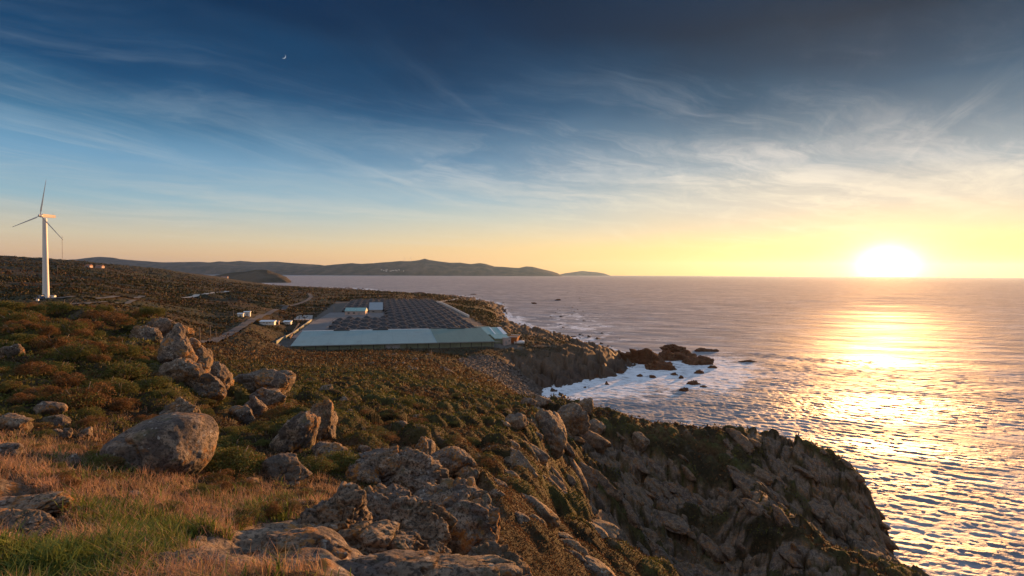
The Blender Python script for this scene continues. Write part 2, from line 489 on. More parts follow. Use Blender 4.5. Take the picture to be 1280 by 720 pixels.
# ------------------------------------------------------------------ terrain
# the lie of the land: along each bearing (given by a column of the photograph) heights at growing distance.
# (distance, row) = the ground seen at that row;  (distance, 'z', height) = a height in metres
Z = 'z'
PROFILE = {
    -900: [(1, Z, 58.2), (5, Z, 57.6), (20, Z, 57.8), (45, Z, 58), (80, Z, 50), (250, Z, 46), (600, Z, 58), (1200, Z, 100), (2600, Z, 90), (3600, Z, 60)],
    -300: [(1, Z, 58.2), (5, Z, 57.4), (12, Z, 56.9), (20, Z, 56.9), (40, Z, 56.6), (55, Z, 55), (110, Z, 46), (240, Z, 45), (310, Z, 48), (700, Z, 62), (1400, Z, 105), (2600, Z, 95), (3600, Z, 60)],
    0: [(1, Z, 58.2), (5, 722), (8, 602), (12, 552), (16, 507), (20, 472), (26, 443), (32, 424), (38, 409), (48, 412), (60, 425), (120, 422), (240, 388), (310, 373), (450, 360), (700, 345), (1100, 330), (1500, 319), (2200, 326), (3600, Z, 50)],
    100: [(1, Z, 58.2), (5, 726), (8, 632), (12, 572), (16, 522), (20, 485), (26, 450), (32, 426), (38, 408), (48, 413), (60, 428), (120, 424), (240, 390), (310, 374), (480, 359), (800, 345), (1200, 333), (1600, 326), (2200, 332), (3600, Z, 40)],
    200: [(1, Z, 58.2), (5, 728), (8, 650), (11, 598), (15, 556), (20, 508), (26, 468), (32, 440), (40, 418), (47, 424), (60, 455), (100, 452), (160, 432), (220, 414), (300, 394), (450, 377), (700, 362), (1200, 348), (1800, 336), (2400, 337), (3600, Z, 25)],
    260: [(1, Z, 58.2), (5, 728), (8, 655), (12, 604), (16, 566), (22, 530), (28, 502), (34, 492), (45, 500), (70, 478), (110, 458), (170, 444), (235, 432), (310, 413), (450, 388), (700, 368), (1200, 354), (2000, 346), (2800, 343), (3600, Z, 20)],
    310: [(1, Z, 58.2), (5, 728), (8, 660), (12, 607), (16, 578), (22, 545), (30, 512), (40, 492), (55, 484), (80, 474), (120, 462), (180, 448), (245, 436), (320, 411), (460, 389), (700, 371), (1200, 359), (2000, 354), (2600, Z, 20), (3300, Z, 2), (3600, Z, -6)],
    350: [(1, Z, 58.2), (5, 722), (8, 655), (13, 604), (18, 572), (26, 535), (36, 510), (50, 494), (75, 480), (115, 466), (175, 453), (240, 443), (310, Z, 19.2), (340, Z, 19.2), (420, Z, 20.5), (560, Z, 23), (800, Z, 23), (1200, 362), (1900, 357), (2400, Z, 4), (2800, Z, -6)],
    400: [(1, Z, 58.2), (5, 718), (8, 655), (14, 600), (20, 566), (30, 530), (45, 502), (70, 483), (110, 468), (165, 456), (225, 447), (285, 441), (314, Z, 17.0), (340, Z, 17.2), (430, Z, 18.6), (800, Z, 23.2), (1250, Z, 22), (1700, Z, 14), (2300, Z, 3), (2600, Z, -6)],
    500: [(1, Z, 58.2), (4, Z, 57.6), (7, 730), (10, 676), (14, 626), (20, 586), (30, 548), (45, 518), (70, 494), (110, 474), (165, 460), (225, 450), (285, 442), (314, Z, 17.0), (340, Z, 17.2), (430, Z, 18.6), (800, Z, 22.9), (1100, Z, 20), (1450, Z, 12), (1750, Z, 3), (1900, Z, -6)],
    560: [(1, Z, 58.2), (4, Z, 57.5), (8, 745), (12, 690), (16, 645), (22, 600), (32, 556), (47, 524), (72, 498), (112, 482), (165, 470), (225, 458), (285, 446), (314, Z, 16.6), (340, Z, 17.0), (430, Z, 18.4), (760, Z, 21.5), (1000, Z, 15), (1350, Z, 9), (1550, Z, 2), (1650, Z, -6)],
    610: [(1, Z, 58.2), (4, Z, 57.3), (8, 780), (12, 715), (16, 668), (22, 616), (32, 570), (47, 535), (72, 508), (112, 494), (160, 487), (205, 478), (245, 468), (280, 456), (310, 441), (335, Z, 17.4), (430, Z, 18), (600, Z, 17), (800, Z, 13), (1000, Z, 9), (1200, Z, 3), (1290, Z, -5)],
    640: [(1, Z, 58.2), (4, Z, 57.0), (9, 790), (13, 725), (17, 678), (23, 628), (33, 580), (48, 546), (72, 518), (110, 503), (150, 499), (200, 494), (238, 489), (262, Z, 5.5), (290, Z, 8.5), (315, Z, 11), (332, Z, 16.0), (345, Z, 17), (430, Z, 14), (560, Z, 9), (660, Z, 2), (720, Z, -5)],
    670: [(1, Z, 58.1), (4, Z, 56.8), (10, 790), (14, 735), (18, 690), (24, 642), (34, 592), (49, 555), (72, 526), (105, 503), (150, Z, 24), (200, Z, 13), (245, Z, 3), (275, Z, -0.5), (298, Z, 1.5), (316, Z, 6), (328, Z, 14), (340, Z, 16.4), (420, Z, 14), (520, Z, 8), (590, Z, 2), (640, Z, -5)],
    700: [(1, Z, 58.1), (4, Z, 56.6), (12, 785), (16, 730), (22, 690), (30, 650), (36, 620), (42, Z, 41), (50, Z, 38), (58, Z, 36.5), (64, 592), (76, 547), (88, 516), (98, 500), (125, Z, 27), (180, Z, 10), (235, Z, 0), (300, Z, -3), (314, Z, 0.5), (326, Z, 8), (338, Z, 14.6), (350, Z, 15.4), (430, Z, 12), (520, Z, 4), (560, Z, -3)],
    740: [(1, Z, 58.0), (4, Z, 56.4), (13, 790), (18, 745), (25, 700), (33, 656), (38, Z, 40), (46, Z, 34), (56, Z, 32.5), (64, 642), (76, 585), (87, 540), (95, 508), (120, Z, 24), (165, Z, 5), (200, Z, -3), (310, Z, -4), (326, Z, 1), (338, Z, 8), (350, Z, 13), (390, Z, 12), (440, Z, 5), (480, Z, -3)],
    775: [(1, Z, 58.0), (4, Z, 56.2), (14, 795), (20, 752), (27, 712), (32, 684), (38, Z, 38), (46, Z, 31), (56, Z, 28.5), (66, 668), (77, 605), (87, 553), (96, 515), (118, Z, 22), (150, Z, 3), (180, Z, -4), (320, Z, -5), (346, Z, 0), (356, Z, 4), (372, Z, 8), (395, Z, 6), (420, Z, 0), (450, Z, -4)],
    800: [(1, Z, 57.9), (4, Z, 56.0), (15, 800), (22, 760), (28, 725), (31, 706), (37, Z, 37), (46, Z, 29), (58, Z, 25.5), (68, 692), (78, 622), (87, 565), (95, 522), (115, Z, 21), (140, Z, 3), (165, Z, -4), (340, Z, -5), (368, Z, -1), (395, Z, -2), (430, Z, -5)],
    850: [(1, Z, 57.8), (4, Z, 55.8), (18, 800), (26, 762), (32, 735), (38, Z, 34), (46, Z, 27), (58, Z, 22.5), (70, 708), (79, 642), (87, 580), (91, 545), (97, 526), (112, Z, 20), (132, Z, 2), (155, Z, -5), (420, Z, -6)],
    900: [(1, Z, 57.7), (4, Z, 55.5), (22, 810), (30, 775), (36, Z, 34), (45, Z, 26.5), (58, Z, 21.5), (71, 724), (79, 660), (85, 605), (90, 572), (95, 540), (101, 533), (108, Z, 20), (126, Z, 1), (145, Z, -5), (420, Z, -7)],
    950: [(1, Z, 57.6), (4, Z, 55.2), (26, 820), (36, Z, 32), (46, Z, 25.5), (58, Z, 22), (67, 722), (72, 662), (76, 622), (79, 606), (83, 612), (89, 588), (96, 542), (103, 529), (107, Z, 20), (124, Z, 1), (140, Z, -5), (420, Z, -7)],
    1000: [(1, Z, 57.5), (4, Z, 55), (30, Z, 37), (42, Z, 27), (54, Z, 23.5), (62, 730), (67, 682), (71, 648), (75, 654), (84, 652), (90, 612), (95, 577), (98, 553), (104, 539), (107, Z, 20), (121, Z, 1), (136, Z, -6), (420, Z, -8)],
    1050: [(1, Z, 57.4), (4, Z, 54.7), (36, Z, 31), (46, Z, 25), (56, Z, 23), (62, 732), (66, 700), (70, 690), (78, 690), (86, 660), (92, 617), (97, 578), (103, 561), (106, Z, 18), (118, Z, 1), (132, Z, -6), (420, Z, -8)],
    1085: [(1, Z, 57.3), (4, Z, 54.4), (40, Z, 27), (52, Z, 22), (61, 727), (68, 702), (74, 702), (82, 688), (89, 652), (95, 606), (100, 590), (102, Z, 18), (113, Z, 1), (126, Z, -6), (420, Z, -8)],
    1112: [(1, Z, 57.3), (4, Z, 54.3), (42, Z, 25), (54, Z, 21), (63, 730), (70, 706), (77, 704), (85, 692), (91, 674), (94, 652), (98, 640), (99, Z, 15), (109, Z, 1), (122, Z, -6), (420, Z, -8)],
    1135: [(1, Z, 57.2), (4, Z, 54.2), (43, 820), (55, 770), (64, 730), (70, 708), (76, 704), (82, Z, 17), (92, Z, 8), (103, Z, 0), (116, Z, -6), (420, Z, -8)],
    1170: [(1, Z, 57.2), (4, Z, 54), (44, 835), (56, 780), (64, 745), (69, 726), (74, Z, 20), (83, Z, 10), (96, Z, 0), (110, Z, -6), (420, Z, -8)],
    1250: [(1, Z, 57), (4, Z, 53.5), (20, Z, 46), (40, Z, 32), (56, Z, 20), (68, Z, 11), (84, Z, 0), (100, Z, -6), (420, Z, -8)],
    1450: [(1, Z, 57), (4, Z, 53), (20, Z, 44), (40, Z, 27), (56, Z, 13), (70, Z, 1), (84, Z, -6), (420, Z, -8)],
    2400: [(1, Z, 57), (4, Z, 53), (20, Z, 42), (40, Z, 22), (55, Z, 4), (66, Z, -6), (420, Z, -8)],
}

az_core = np.linspace(R(-44), R(44), 1000)
az_l = np.linspace(R(-105), R(-44), 70)[:-1]
az_r = np.linspace(R(44), R(105), 70)[1:]
AZ = np.concatenate([az_l, az_core, az_r])
RR = np.concatenate([np.geomspace(0.35, 2.4, 40)[:-1], np.geomspace(2.4, 130, 760)[:-1], np.geomspace(130, 1000, 270)[:-1], np.geomspace(1000, 3700, 90)])
LR = np.log(RR)
NA, NR = len(AZ), len(RR)

cols_az, cols_z = [], []
for px in sorted(PROFILE):
    t = (px - 640.0) / FPX
    a = math.atan(t)
    pts = []
    for p in PROFILE[px]:
        if len(p) == 3:
            z = p[2]
        else:
            z = P(px, p[1], p[0])[2]
        pts.append((math.log(p[0] / math.cos(a)), z))
    lx = np.array([q[0] for q in pts])
    lz = np.array([q[1] for q in pts])
    cols_az.append(a)
    cols_z.append(np.interp(LR, lx, lz))
cols_az = np.array(cols_az)
cols_z = np.array(cols_z)                       # (columns, NR)
k = np.clip(np.searchsorted(cols_az, AZ) - 1, 0, len(cols_az) - 2)
f = np.clip((AZ - cols_az[k]) / (cols_az[k + 1] - cols_az[k]), 0, 1)
ZB = cols_z[k] * (1 - f)[:, None] + cols_z[k + 1] * f[:, None]      # (NA, NR)


def blur(a, sig, axis):
    n = int(sig * 3) + 1
    kx = np.arange(-n, n + 1)
    w = np.exp(-0.5 * (kx / sig) ** 2)
    w /= w.sum()
    pad = [(0, 0), (0, 0)]
    pad[axis] = (n, n)
    b = np.pad(a, pad, mode='edge')
    r = 0
    for i, wi in enumerate(w):
        sl = [slice(None), slice(None)]
        sl[axis] = slice(i, i + a.shape[axis])
        r = r + wi * b[tuple(sl)]
    return r


ZB = blur(ZB, 6, 0)
ZB = blur(ZB, 5, 1)

AA, RG = np.meshgrid(AZ, RR, indexing='ij')
X, Y = np.sin(AA) * RG, np.cos(AA) * RG


def topx(x, y, z):
    """bearing column of the photograph (used to say where things grow)"""
    return 640 + FPX * x / np.maximum(y, 0.05)


PXG = np.where(np.cos(AA) > 0.05, 640 + FPX * np.tan(AA), np.where(AA > 0, 9000, -9000))
LY = np.log(np.maximum(Y, 0.05))


def blob(px, Yd, spx, sl, amp=1.0):
    return amp * np.exp(-((PXG - px) / spx) ** 2 - ((LY - math.log(Yd)) / sl) ** 2)


nz1 = fbm2(X / 9, Y / 9, 4, 11)
nz2 = fbm2(X / 2.6, Y / 2.6, 3, 23)
nz3 = fbm2(X / 40, Y / 40, 4, 31)

# where bare rock shows (0..1)
rock = blob(820, 60, 200, 0.45, 0.85) + blob(1020, 85, 130, 0.25, 1.3) + blob(1000, 55, 150, 0.3, 0.7) + blob(700, 45, 70, 0.4, 0.5) \
    + blob(690, 86, 60, 0.14, 0.8) + blob(590, 14, 90, 0.3, 0.75) + blob(430, 6.5, 240, 0.3, 0.85) + blob(540, 22, 80, 0.28, 0.5) \
    + blob(385, 24, 40, 0.35, 0.5) + blob(250, 32, 25, 0.2, 0.7) + blob(20, 6.8, 55, 0.2, 0.8) + blob(1120, 75, 60, 0.25, 0.7)
grassy = blob(1010, 67, 60, 0.10, 0.7) + blob(760, 90, 40, 0.08, 0.5) + blob(880, 90, 60, 0.04, 0.5)
rock = rock - grassy
nz4 = fbm2((X * 0.79 - Y * 0.62) / 9 , (X * 0.62 + Y * 0.79) / 4.5, 4, 37)
rock = sstep(rock + 0.34 * nz1 + 0.28 * nz2 - 0.85 * sstep(nz4, -0.12, 0.12), 0.36, 0.56)
coast = sstep(LY, math.log(175), math.log(215)) * sstep(PXG, 630, 700) + sstep(LY, math.log(290), math.log(310)) * sstep(PXG, 600, 640)
shore = sstep(ZB, 13, 5) * sstep(LY, math.log(180), math.log(240))
rock = np.maximum(rock, np.clip(coast + shore, 0, 1) * sstep(LY, math.log(180), math.log(230)) * sstep(ZB + 5 * nz1, 17.5, 11))
# sheer sea cliffs under the near headland
rock = np.maximum(rock, sstep(ZB, 26, 20) * sstep(LY, math.log(150), math.log(90)) * sstep(PXG, 690, 760))
pebble = np.clip(blob(612, 272, 40, 0.12, 1.4) + blob(655, 274, 20, 0.08, 1.3), 0, 1)
pebble = sstep(pebble + 0.25 * nz2, 0.4, 0.7) * sstep(ZB, 22, 16)
FTH = R(13.0)
FX0, FY0 = (365 - 640) / FPX * 311, 311.0
FUG = (X - FX0) * math.cos(FTH) + (Y - FY0) * math.sin(FTH)
FVG = -(X - FX0) * math.sin(FTH) + (Y - FY0) * math.cos(FTH)
plot = sstep(FUG, -12, -8) * sstep(FUG, 133, 128) * sstep(FVG, -4, 0) * sstep(FVG, 452, 446)
farm = sstep(PXG, 352, 366) * sstep(PXG, 628, 610) * sstep(LY, math.log(300), math.log(318)) * sstep(LY, math.log(900), math.log(800))
flat = farm
rock = rock * (1 - flat) * (1 - pebble)
rock0 = rock

# cushions of heath: domes crowding each other
wx, wy = X + 0.6 * nz2, Y + 0.6 * fbm2(X / 2.3, Y / 2.3, 2, 47)
f1, f2, cid, ox, oy = voro2(wx / 2.0, wy / 1.8, 5)
f1b, _, cidb, _, _ = voro2(wx / 0.55, wy / 0.55, 6)
cush = np.clip(1 - f1 * f1 * 1.5, 0, 1) * (0.35 + 0.65 * cid)
cushb = np.clip(1 - f1b * f1b * 1.6, 0, 1) * (0.4 + 0.6 * cidb)
heathm = (1 - rock) * (1 - pebble) * (1 - flat)
# slabs and blocks of granite, long axis running down the slope
ca, sa = math.cos(R(-38)), math.sin(R(-38))
U, V = X * ca - Y * sa, X * sa + Y * ca
wu, wv = U + 0.9 * nz1 + .4 * nz2, V + 0.8 * nz2
g1, g2, gid, gx, gy = voro2(wu / 6.0, wv / 2.6, 15)
h1, h2, hid, hx, hy = voro2(wu / 1.7 + 3.3, wv / 0.85, 16)
i1, i2, iid, ixo, iyo = voro2(wu / 0.95 + 7.7, wv / 0.6, 17)
block3 = (iid - 0.5) * 0.55 - 0.22 * sstep(i2 - i1, 0.16, 0.0)
block = (gid - 0.45) * 1.5 + gx * 0.7 - 0.7 * sstep(g2 - g1, 0.14, 0.0)
block2 = (hid - 0.5) * 0.6 + hx * 0.35 - 0.35 * sstep(h2 - h1, 0.16, 0.0)
crev = np.maximum(sstep(g2 - g1, 0.13, 0.03), 0.8 * sstep(h2 - h1, 0.12, 0.02) * (hid > 0.4))
near_ = sstep(LY, math.log(16), math.log(26)) * sstep(LY, math.log(200), math.log(150))
rock = rock * (1 - 0.9 * crev * near_)
heathm = np.where(near_ > 0.5, np.clip(heathm, 0, 1), heathm)
fine = fbm2(X / 0.45, Y / 0.45, 3, 61)
mid = fbm2(X / 1.1, Y / 1.1, 3, 67)

near = sstep(LY, math.log(14), math.log(26))          # big features only away from the camera
nearer = sstep(LY, math.log(3.0), math.log(6))
farfade = sstep(LY, math.log(700), math.log(200))
ZT = ZB.copy()
ZT += heathm * (1.45 * near * farfade * cush + 0.16 * nearer * cushb + 0.05 * near * nz2)
ZT += nz1 * (0.25 * near + 0.06) * (1 - flat) * (1 - 0.6 * pebble)
ZT += nz3 * 2.2 * sstep(LY, math.log(60), math.log(400)) * (1 - flat)* sstep(ZB, -4, 10)
ZT += rock0 * (near * (1.0 * block + 0.55 * block2 + 0.25 * block3) + (0.16 * nearer - 0.08 * near) * mid + (0.03 - 0.02 * near) * fine)
ZT += rock * (1 - near) * nearer * (0.10 * block2 + 0.10 * fine)
# coast further off has bigger blocks
k1, k2, kid, kx, ky = voro2((X + 4 * nz1) / 11, (Y + 4 * nz2) / 9, 19)
cf = sstep(LY, math.log(190), math.log(260))
ZT += rock * cf * ((kid - 0.55) * 5.0 + kx * 3.0 - 2.0 * sstep(k2 - k1, 0.14, 0.0) + 1.2 * nz1)
ZT += pebble * 0.25 * fine
ZT += 0.025 * fine * nearer * (1 - flat)
# woods and rough ground on the far slopes
wood = sstep(fbm2(X / 150, Y / 90, 3, 71) + blob(40, 1500, 220, 0.28, 0.9) + blob(160, 1700, 80, 0.2, .6) + blob(320, 620, 60, .08, .7), 0.35, 0.55) * sstep(LY, math.log(380), math.log(520)) * (1 - flat) * sstep(PXG, 420, 360)
f1w, _, cidw, _, _ = voro2(X / 14, Y / 14, 81)
ZT += wood * np.clip(1 - f1w * f1w * 1.3, 0, 1) * (1.3 + 2.6 * cidw)
wet = sstep(ZT, 7.5, 3.0) * sstep(LY, math.log(100), math.log(130))

idx = np.arange(NA * NR).reshape(NA, NR)
quads = np.stack([idx[:-1, :-1], idx[1:, :-1], idx[1:, 1:], idx[:-1, 1:]], -1).reshape(-1, 4)
keep = (ZT[:-1, :-1] > -9).ravel()
me = mesh_np('terrain', np.stack([X, Y, ZT], -1).reshape(-1, 3), quads[keep])
fattr(me, 'rock', rock)
fattr(me, 'pebble', pebble)
fattr(me, 'farm', plot)
fattr(me, 'wood', wood)
fattr(me, 'wet', wet)
cushion_attr = np.clip(0.65 * cush * near + 0.45 * cushb, 0, 1)
fattr(me, 'cushion', cushion_attr)

d_lr_cache = LR


def grid_at(x, y, field=None):
    """bilinear look-up of the finished ground (or another field) at points"""
    F_ = ZT if field is None else field
    x, y = np.asarray(x, float), np.asarray(y, float)
    a = np.arctan2(x, y)
    r = np.maximum(np.hypot(x, y), RR[0])
    i = np.clip(np.searchsorted(AZ, a) - 1, 0, NA - 2)
    j = np.clip(np.searchsorted(RR, r) - 1, 0, NR - 2)
    fa = np.clip((a - AZ[i]) / (AZ[i + 1] - AZ[i]), 0, 1)
    fr = np.clip((r - RR[j]) / (RR[j + 1] - RR[j]), 0, 1)
    return (F_[i, j] * (1 - fa) + F_[i + 1, j] * fa) * (1 - fr) + (F_[i, j + 1] * (1 - fa) + F_[i + 1, j + 1] * fa) * fr


def ground(x, y):
    return float(grid_at([x], [y])[0])


def hit(px, py, y0=2.0, y1=3000.0):
    """first point of the ground along the ray through a pixel (for laying things on the land)"""
    v = ray(px, py)
    ts = np.geomspace(y0, y1, 3000)
    q = v[None, :] * (ts / v[1])[:, None]
    hgt = grid_at(q[:, 0], q[:, 1])
    below = np.nonzero(q[:, 2] + EYE <= hgt)[0]
    i = below[0] if len(below) else len(ts) - 1
    return Vector((q[i, 0], q[i, 1], hgt[i]))


def rock_nodes(n, p, wetf=None):
    """weathered granite: grey and tan, lichens, dark cracks; returns colour, height"""
    big_ = n.noise(p, 0.55, 4)
    med = n.noise(p, 2.6, 8, 0.62)
    fin = n.noise(p, 17.0, 8, 0.7)
    c = n.ramp(big_, [(0.34, (0.085, 0.068, 0.058)), (0.46, (0.155, 0.128, 0.112)), (0.56, (0.215, 0.165, 0.118)), (0.68, (0.150, 0.100, 0.062))])
    c = n.mix(n.m('MULTIPLY', n.step(med, 0.49, 0.58), 0.65), c, (0.36, 0.275, 0.195, 1))
    c = n.mix(n.m('MULTIPLY', n.step(fin, 0.51, 0.43), 0.85), c, (0.045, 0.037, 0.030, 1))
    l1 = n.noise(n.vm('ADD', p, (31, 7, 3)), 1.1, 6, 0.6)
    l2 = n.noise(n.vm('ADD', p, (3, 17, 9)), 6.5, 6, 0.65)
    or_ = n.m('MULTIPLY', n.step(l1, 0.51, 0.60), n.step(l2, 0.45, 0.58))
    c = n.mix(n.m('MULTIPLY', or_, 0.85), c, (0.36, 0.155, 0.032, 1))
    v = n.voro(n.vm('ADD', p, n.vm('SCALE', n.noise(p, 6, 3, out='Color'), scale=0.22)), 5.5)
    spot = n.m('MULTIPLY', n.step(v, 0.26, 0.20), n.step(n.noise(p, 1.9, 2), 0.48, 0.60))
    c = n.mix(n.m('MULTIPLY', spot, 0.55), c, (0.47, 0.46, 0.41, 1))
    gr = n.m('MULTIPLY', n.step(n.noise(n.vm('ADD', p, (11, 2, 8)), 1.7, 7, 0.65), 0.55, 0.68), 0.6)
    c = n.mix(gr, c, (0.10, 0.095, 0.045, 1))
    dk = n.m('MULTIPLY', n.step(n.noise(n.vm('ADD', p, (5, 41, 7)), 0.8, 7, 0.62), 0.55, 0.66), 0.7)
    c = n.mix(dk, c, (0.075, 0.060, 0.046, 1))
    h = n.m('ADD', n.m('MULTIPLY', med, 0.9), n.m('MULTIPLY', fin, 0.30))
    return c, h


def rock_material(name, tint=None):
    m = D.materials.new(name)
    m.use_nodes = True
    n = NT(m.node_tree)
    p = n.pos()
    c, h = rock_nodes(n, p)
    if tint:
        c = n.mix(tint[1], c, tint[0], 'MULTIPLY')
    bmp = n.bump(h, 1.0, 0.22)
    n.out(n.bsdf(c, 0.86, bmp, 0.25))
    return m


def terrain_material():
    m = D.materials.new('ground')
    m.use_nodes = True
    n = NT(m.node_tree)
    p = n.pos()
    rk, pb, fm, wd, wt, cu = [n.attr(a) for a in ('rock', 'pebble', 'farm', 'wood', 'wet', 'cushion')]
    rc, rh = rock_nodes(n, p)
    # brown sea-side rock, wet and weed-covered low down
    sep = n.n('ShaderNodeSeparateXYZ')
    n.put(sep.inputs[0], p)
    brown = n.ramp(n.noise(p, 0.25, 6), [(0.3, (0.030, 0.018, 0.011)), (0.7, (0.085, 0.046, 0.026))])
    yfar = n.step(sep.outputs[1], 190, 290)
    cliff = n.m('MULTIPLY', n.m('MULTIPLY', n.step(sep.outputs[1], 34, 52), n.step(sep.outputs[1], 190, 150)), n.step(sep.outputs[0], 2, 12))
    rc = n.mix(n.m('MULTIPLY', cliff, 0.9), rc, n.mix(1.0, rc, (0.74, 0.68, 0.64, 1), 'MULTIPLY'))  # near cliff multiplied darker: its shade is put into the rock colour
    rc = n.mix(n.m('MULTIPLY', yfar, 0.6), rc, brown)
    rc = n.mix(n.m('MULTIPLY', wt, 0.9), rc, brown)
    # heath
    a1 = n.noise(p, 0.16, 5)
    a2 = n.noise(p, 0.028, 5)
    a3 = n.noise(p, 2.2, 7, 0.65)
    a4 = n.noise(n.vm('MULTIPLY', p, (1, .45, 1)), 0.011, 4)
    hc = n.ramp(n.m('ADD', n.m('MULTIPLY', a1, 0.5), n.m('MULTIPLY', a3, 0.5)),
                [(0.32, (0.010, 0.008, 0.004)), (0.47, (0.030, 0.022, 0.009)), (0.57, (0.060, 0.033, 0.014)), (0.70, (0.115, 0.072, 0.034))])
    grn = n.ramp(a3, [(0.3, (0.022, 0.024, 0.008)), (0.65, (0.075, 0.075, 0.022))])
    hc = n.mix(n.m('MULTIPLY', n.step(cu, 0.25, 0.8), n.step(a1, 0.40, 0.6)), hc, grn)
    # further land: bigger patches of rust bracken, dull green and bare earth
    fl = n.ramp(n.m('ADD', n.m('MULTIPLY', a2, 0.65), n.m('MULTIPLY', a1, 0.35)),
                [(0.36, (0.010, 0.013, 0.005)), (0.44, (0.026, 0.024, 0.009)), (0.51, (0.054, 0.029, 0.013)), (0.58, (0.030, 0.028, 0.010)), (0.68, (0.075, 0.042, 0.020))])
    gpatch = n.m('MULTIPLY', n.step(a4, 0.52, 0.60), 0.7)
    fl = n.mix(gpatch, fl, (0.040, 0.044, 0.018, 1))
    fd = n.step(sep.outputs[1], 150, 420)
    hc = n.mix(fd, hc, fl)
    hc = n.mix(n.m('MULTIPLY', n.step(n.noise(p, 0.5, 3), 0.62, 0.70), 0.35), hc, (0.17, 0.14, 0.10, 1))
    hc = n.mix(n.m('MULTIPLY', wd, 0.85), hc, (0.022, 0.024, 0.011, 1))
    pc = n.ramp(n.noise(p, 1.4, 6, .7), [(0.3, (0.055, 0.042, 0.034)), (0.7, (0.15, 0.122, 0.10))])
    conc = n.ramp(n.noise(p, 0.12, 5), [(0.3, (0.13, 0.12, 0.115)), (0.7, (0.22, 0.20, 0.19))])
    c = n.mix(rk, hc, rc)
    c = n.mix(pb, c, pc)
    c = n.mix(n.m('MULTIPLY', fm, 0.8), c, n.mix(0.5, conc, (0.05, 0.045, 0.035, 1)))
    h = n.m('ADD', n.m('MULTIPLY', rh, rk), n.m('MULTIPLY', n.m('SUBTRACT', 1.0, rk), n.m('ADD', a3, n.noise(p, 9, 5, 0.7))))
    bmp = n.bump(h, 0.8, 0.14)
    rough = n.m('SUBTRACT', 0.92, n.m('MULTIPLY', wt, 0.3))
    n.out(n.bsdf(c, rough, bmp, 0.2))
    return m


M_ROCK = rock_material('granite')
M_CLIFF_SHADE = rock_material('shade darkened cliff granite', ((0.80, 0.73, 0.68, 1), 1.0))  # same granite made darker, with the cliff's shade painted into it
M_WETROCK = rock_material('wet rock', ((0.50, 0.25, 0.12, 1), 0.95))
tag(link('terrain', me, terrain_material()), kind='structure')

# ------------------------------------------------------------------ the sea
sa_ = np.concatenate([np.linspace(R(-105), R(-44), 40)[:-1], np.linspace(R(-44), R(-8), 260)[:-1], np.linspace(R(-8), R(44), 1000), np.linspace(R(44), R(105), 40)[1:]])
sr_ = np.concatenate([np.geomspace(60, 100, 40)[:-1], np.geomspace(100, 480, 640)[:-1], np.geomspace(480, 1500, 240)[:-1], np.geomspace(1500, 5000, 90)[:-1], np.geomspace(5000, 30000, 50)])
SAA, SRR = np.meshgrid(sa_, sr_, indexing='ij')
SX, SY = np.sin(SAA) * SRR, np.cos(SAA) * SRR
SZ = np.zeros_like(SX)
cell = np.maximum(np.where(SRR < 480, SRR * 0.0025, SRR * 0.0048), 0.2)
wr = np.random.default_rng(3)
gust = 0.75 + 0.5 * fbm2(SX / 120, SY / 120, 3, 91)
for i in range(72):
    lam = 1.2 * (8.5 / 1.2) ** wr.random()
    th = R(205) + wr.normal(0, 0.38 + 0.25 * (lam < 4))
    amp = 0.0066 * lam ** 0.70 * (0.6 + 0.8 * wr.random())
    kx_, ky_ = math.sin(th) * 2 * math.pi / lam, math.cos(th) * 2 * math.pi / lam
    ph = kx_ * SX + ky_ * SY + wr.random() * 6.28
    fade = sstep(lam / cell, 2.2, 4.5)
    s_ = np.sin(ph)
    SZ += amp * fade * (s_ + 0.22 * np.cos(2 * ph)) * gust
SZ += 0.09 * np.sin((SX * 0.35 + SY) / 70 * 2 * math.pi + 2 * fbm2(SX / 200, SY / 200, 2, 95)) * sstep(SRR, 100, 300) * sstep(SRR, 4000, 2000)
for i in range(26):
    lam = 14 * (70 / 14) ** wr.random()
    th = R(205) + wr.normal(0, 0.3)
    kx_, ky_ = math.sin(th) * 2 * math.pi / lam, math.cos(th) * 2 * math.pi / lam
    SZ += 0.0012 * lam * sstep(lam / cell, 2.2, 4.5) * sstep(SRR, 180, 420) * np.sin(kx_ * SX + ky_ * SY + wr.random() * 6.28) * gust
gz = grid_at(SX, SY, ZB)
gz = np.where(SRR > RR[-1], -20, gz)
PXS = 640 + FPX * np.tan(np.clip(SAA, -1.4, 1.4))
LYS = np.log(np.maximum(SY, 1))


def sblob(px, Yd, spx, sl, amp=1.0):
    return amp * np.exp(-((PXS - px) / spx) ** 2 - ((LYS - math.log(Yd)) / sl) ** 2)


# white water: along every shore, thick in the cove
shorefoam = sstep(gz, -4.2, -0.4) * 0.75 * sstep(SRR, 150, 200)
foam = shorefoam + sblob(735, 300, 62, 0.12, 1.15) + sblob(690, 305, 30, 0.08, 1.0) + sblob(830, 335, 75, 0.13, 0.95) + sblob(895, 380, 45, 0.18, 0.62) + sblob(900, 325, 55, 0.14, 0.55) + sblob(985, 400, 40, 0.05, 0.3) + sblob(800, 520, 60, 0.03, 0.3) + sblob(720, 640, 60, 0.05, 0.35) \
    + sblob(790, 410, 20, 0.07, 0.7) + sblob(645, 730, 16, 0.12, 0.8) + sblob(930, 372, 35, 0.03, 0.4)
foam = foam + 0.45 * sstep(np.abs(np.sin(gz * 1.5 + 2.2 * fbm2(SX / 22, SY / 22, 3, 93))), 0.86, 1.0) * sstep(gz, -7.5, -3.5) * sstep(SRR, 170, 230) * (SRR < 900)
foam = foam + 0.38 * fbm2(SX / 14, SY / 9, 4, 97)
foam = np.clip(foam, 0, 0.82) * (gz < 3)
SZ = SZ * (1 - 0.5 * np.clip(foam, 0, 1)) + np.clip(foam, 0, 1) * 0.25 * fbm2(SX / 5, SY / 5, 3, 99)
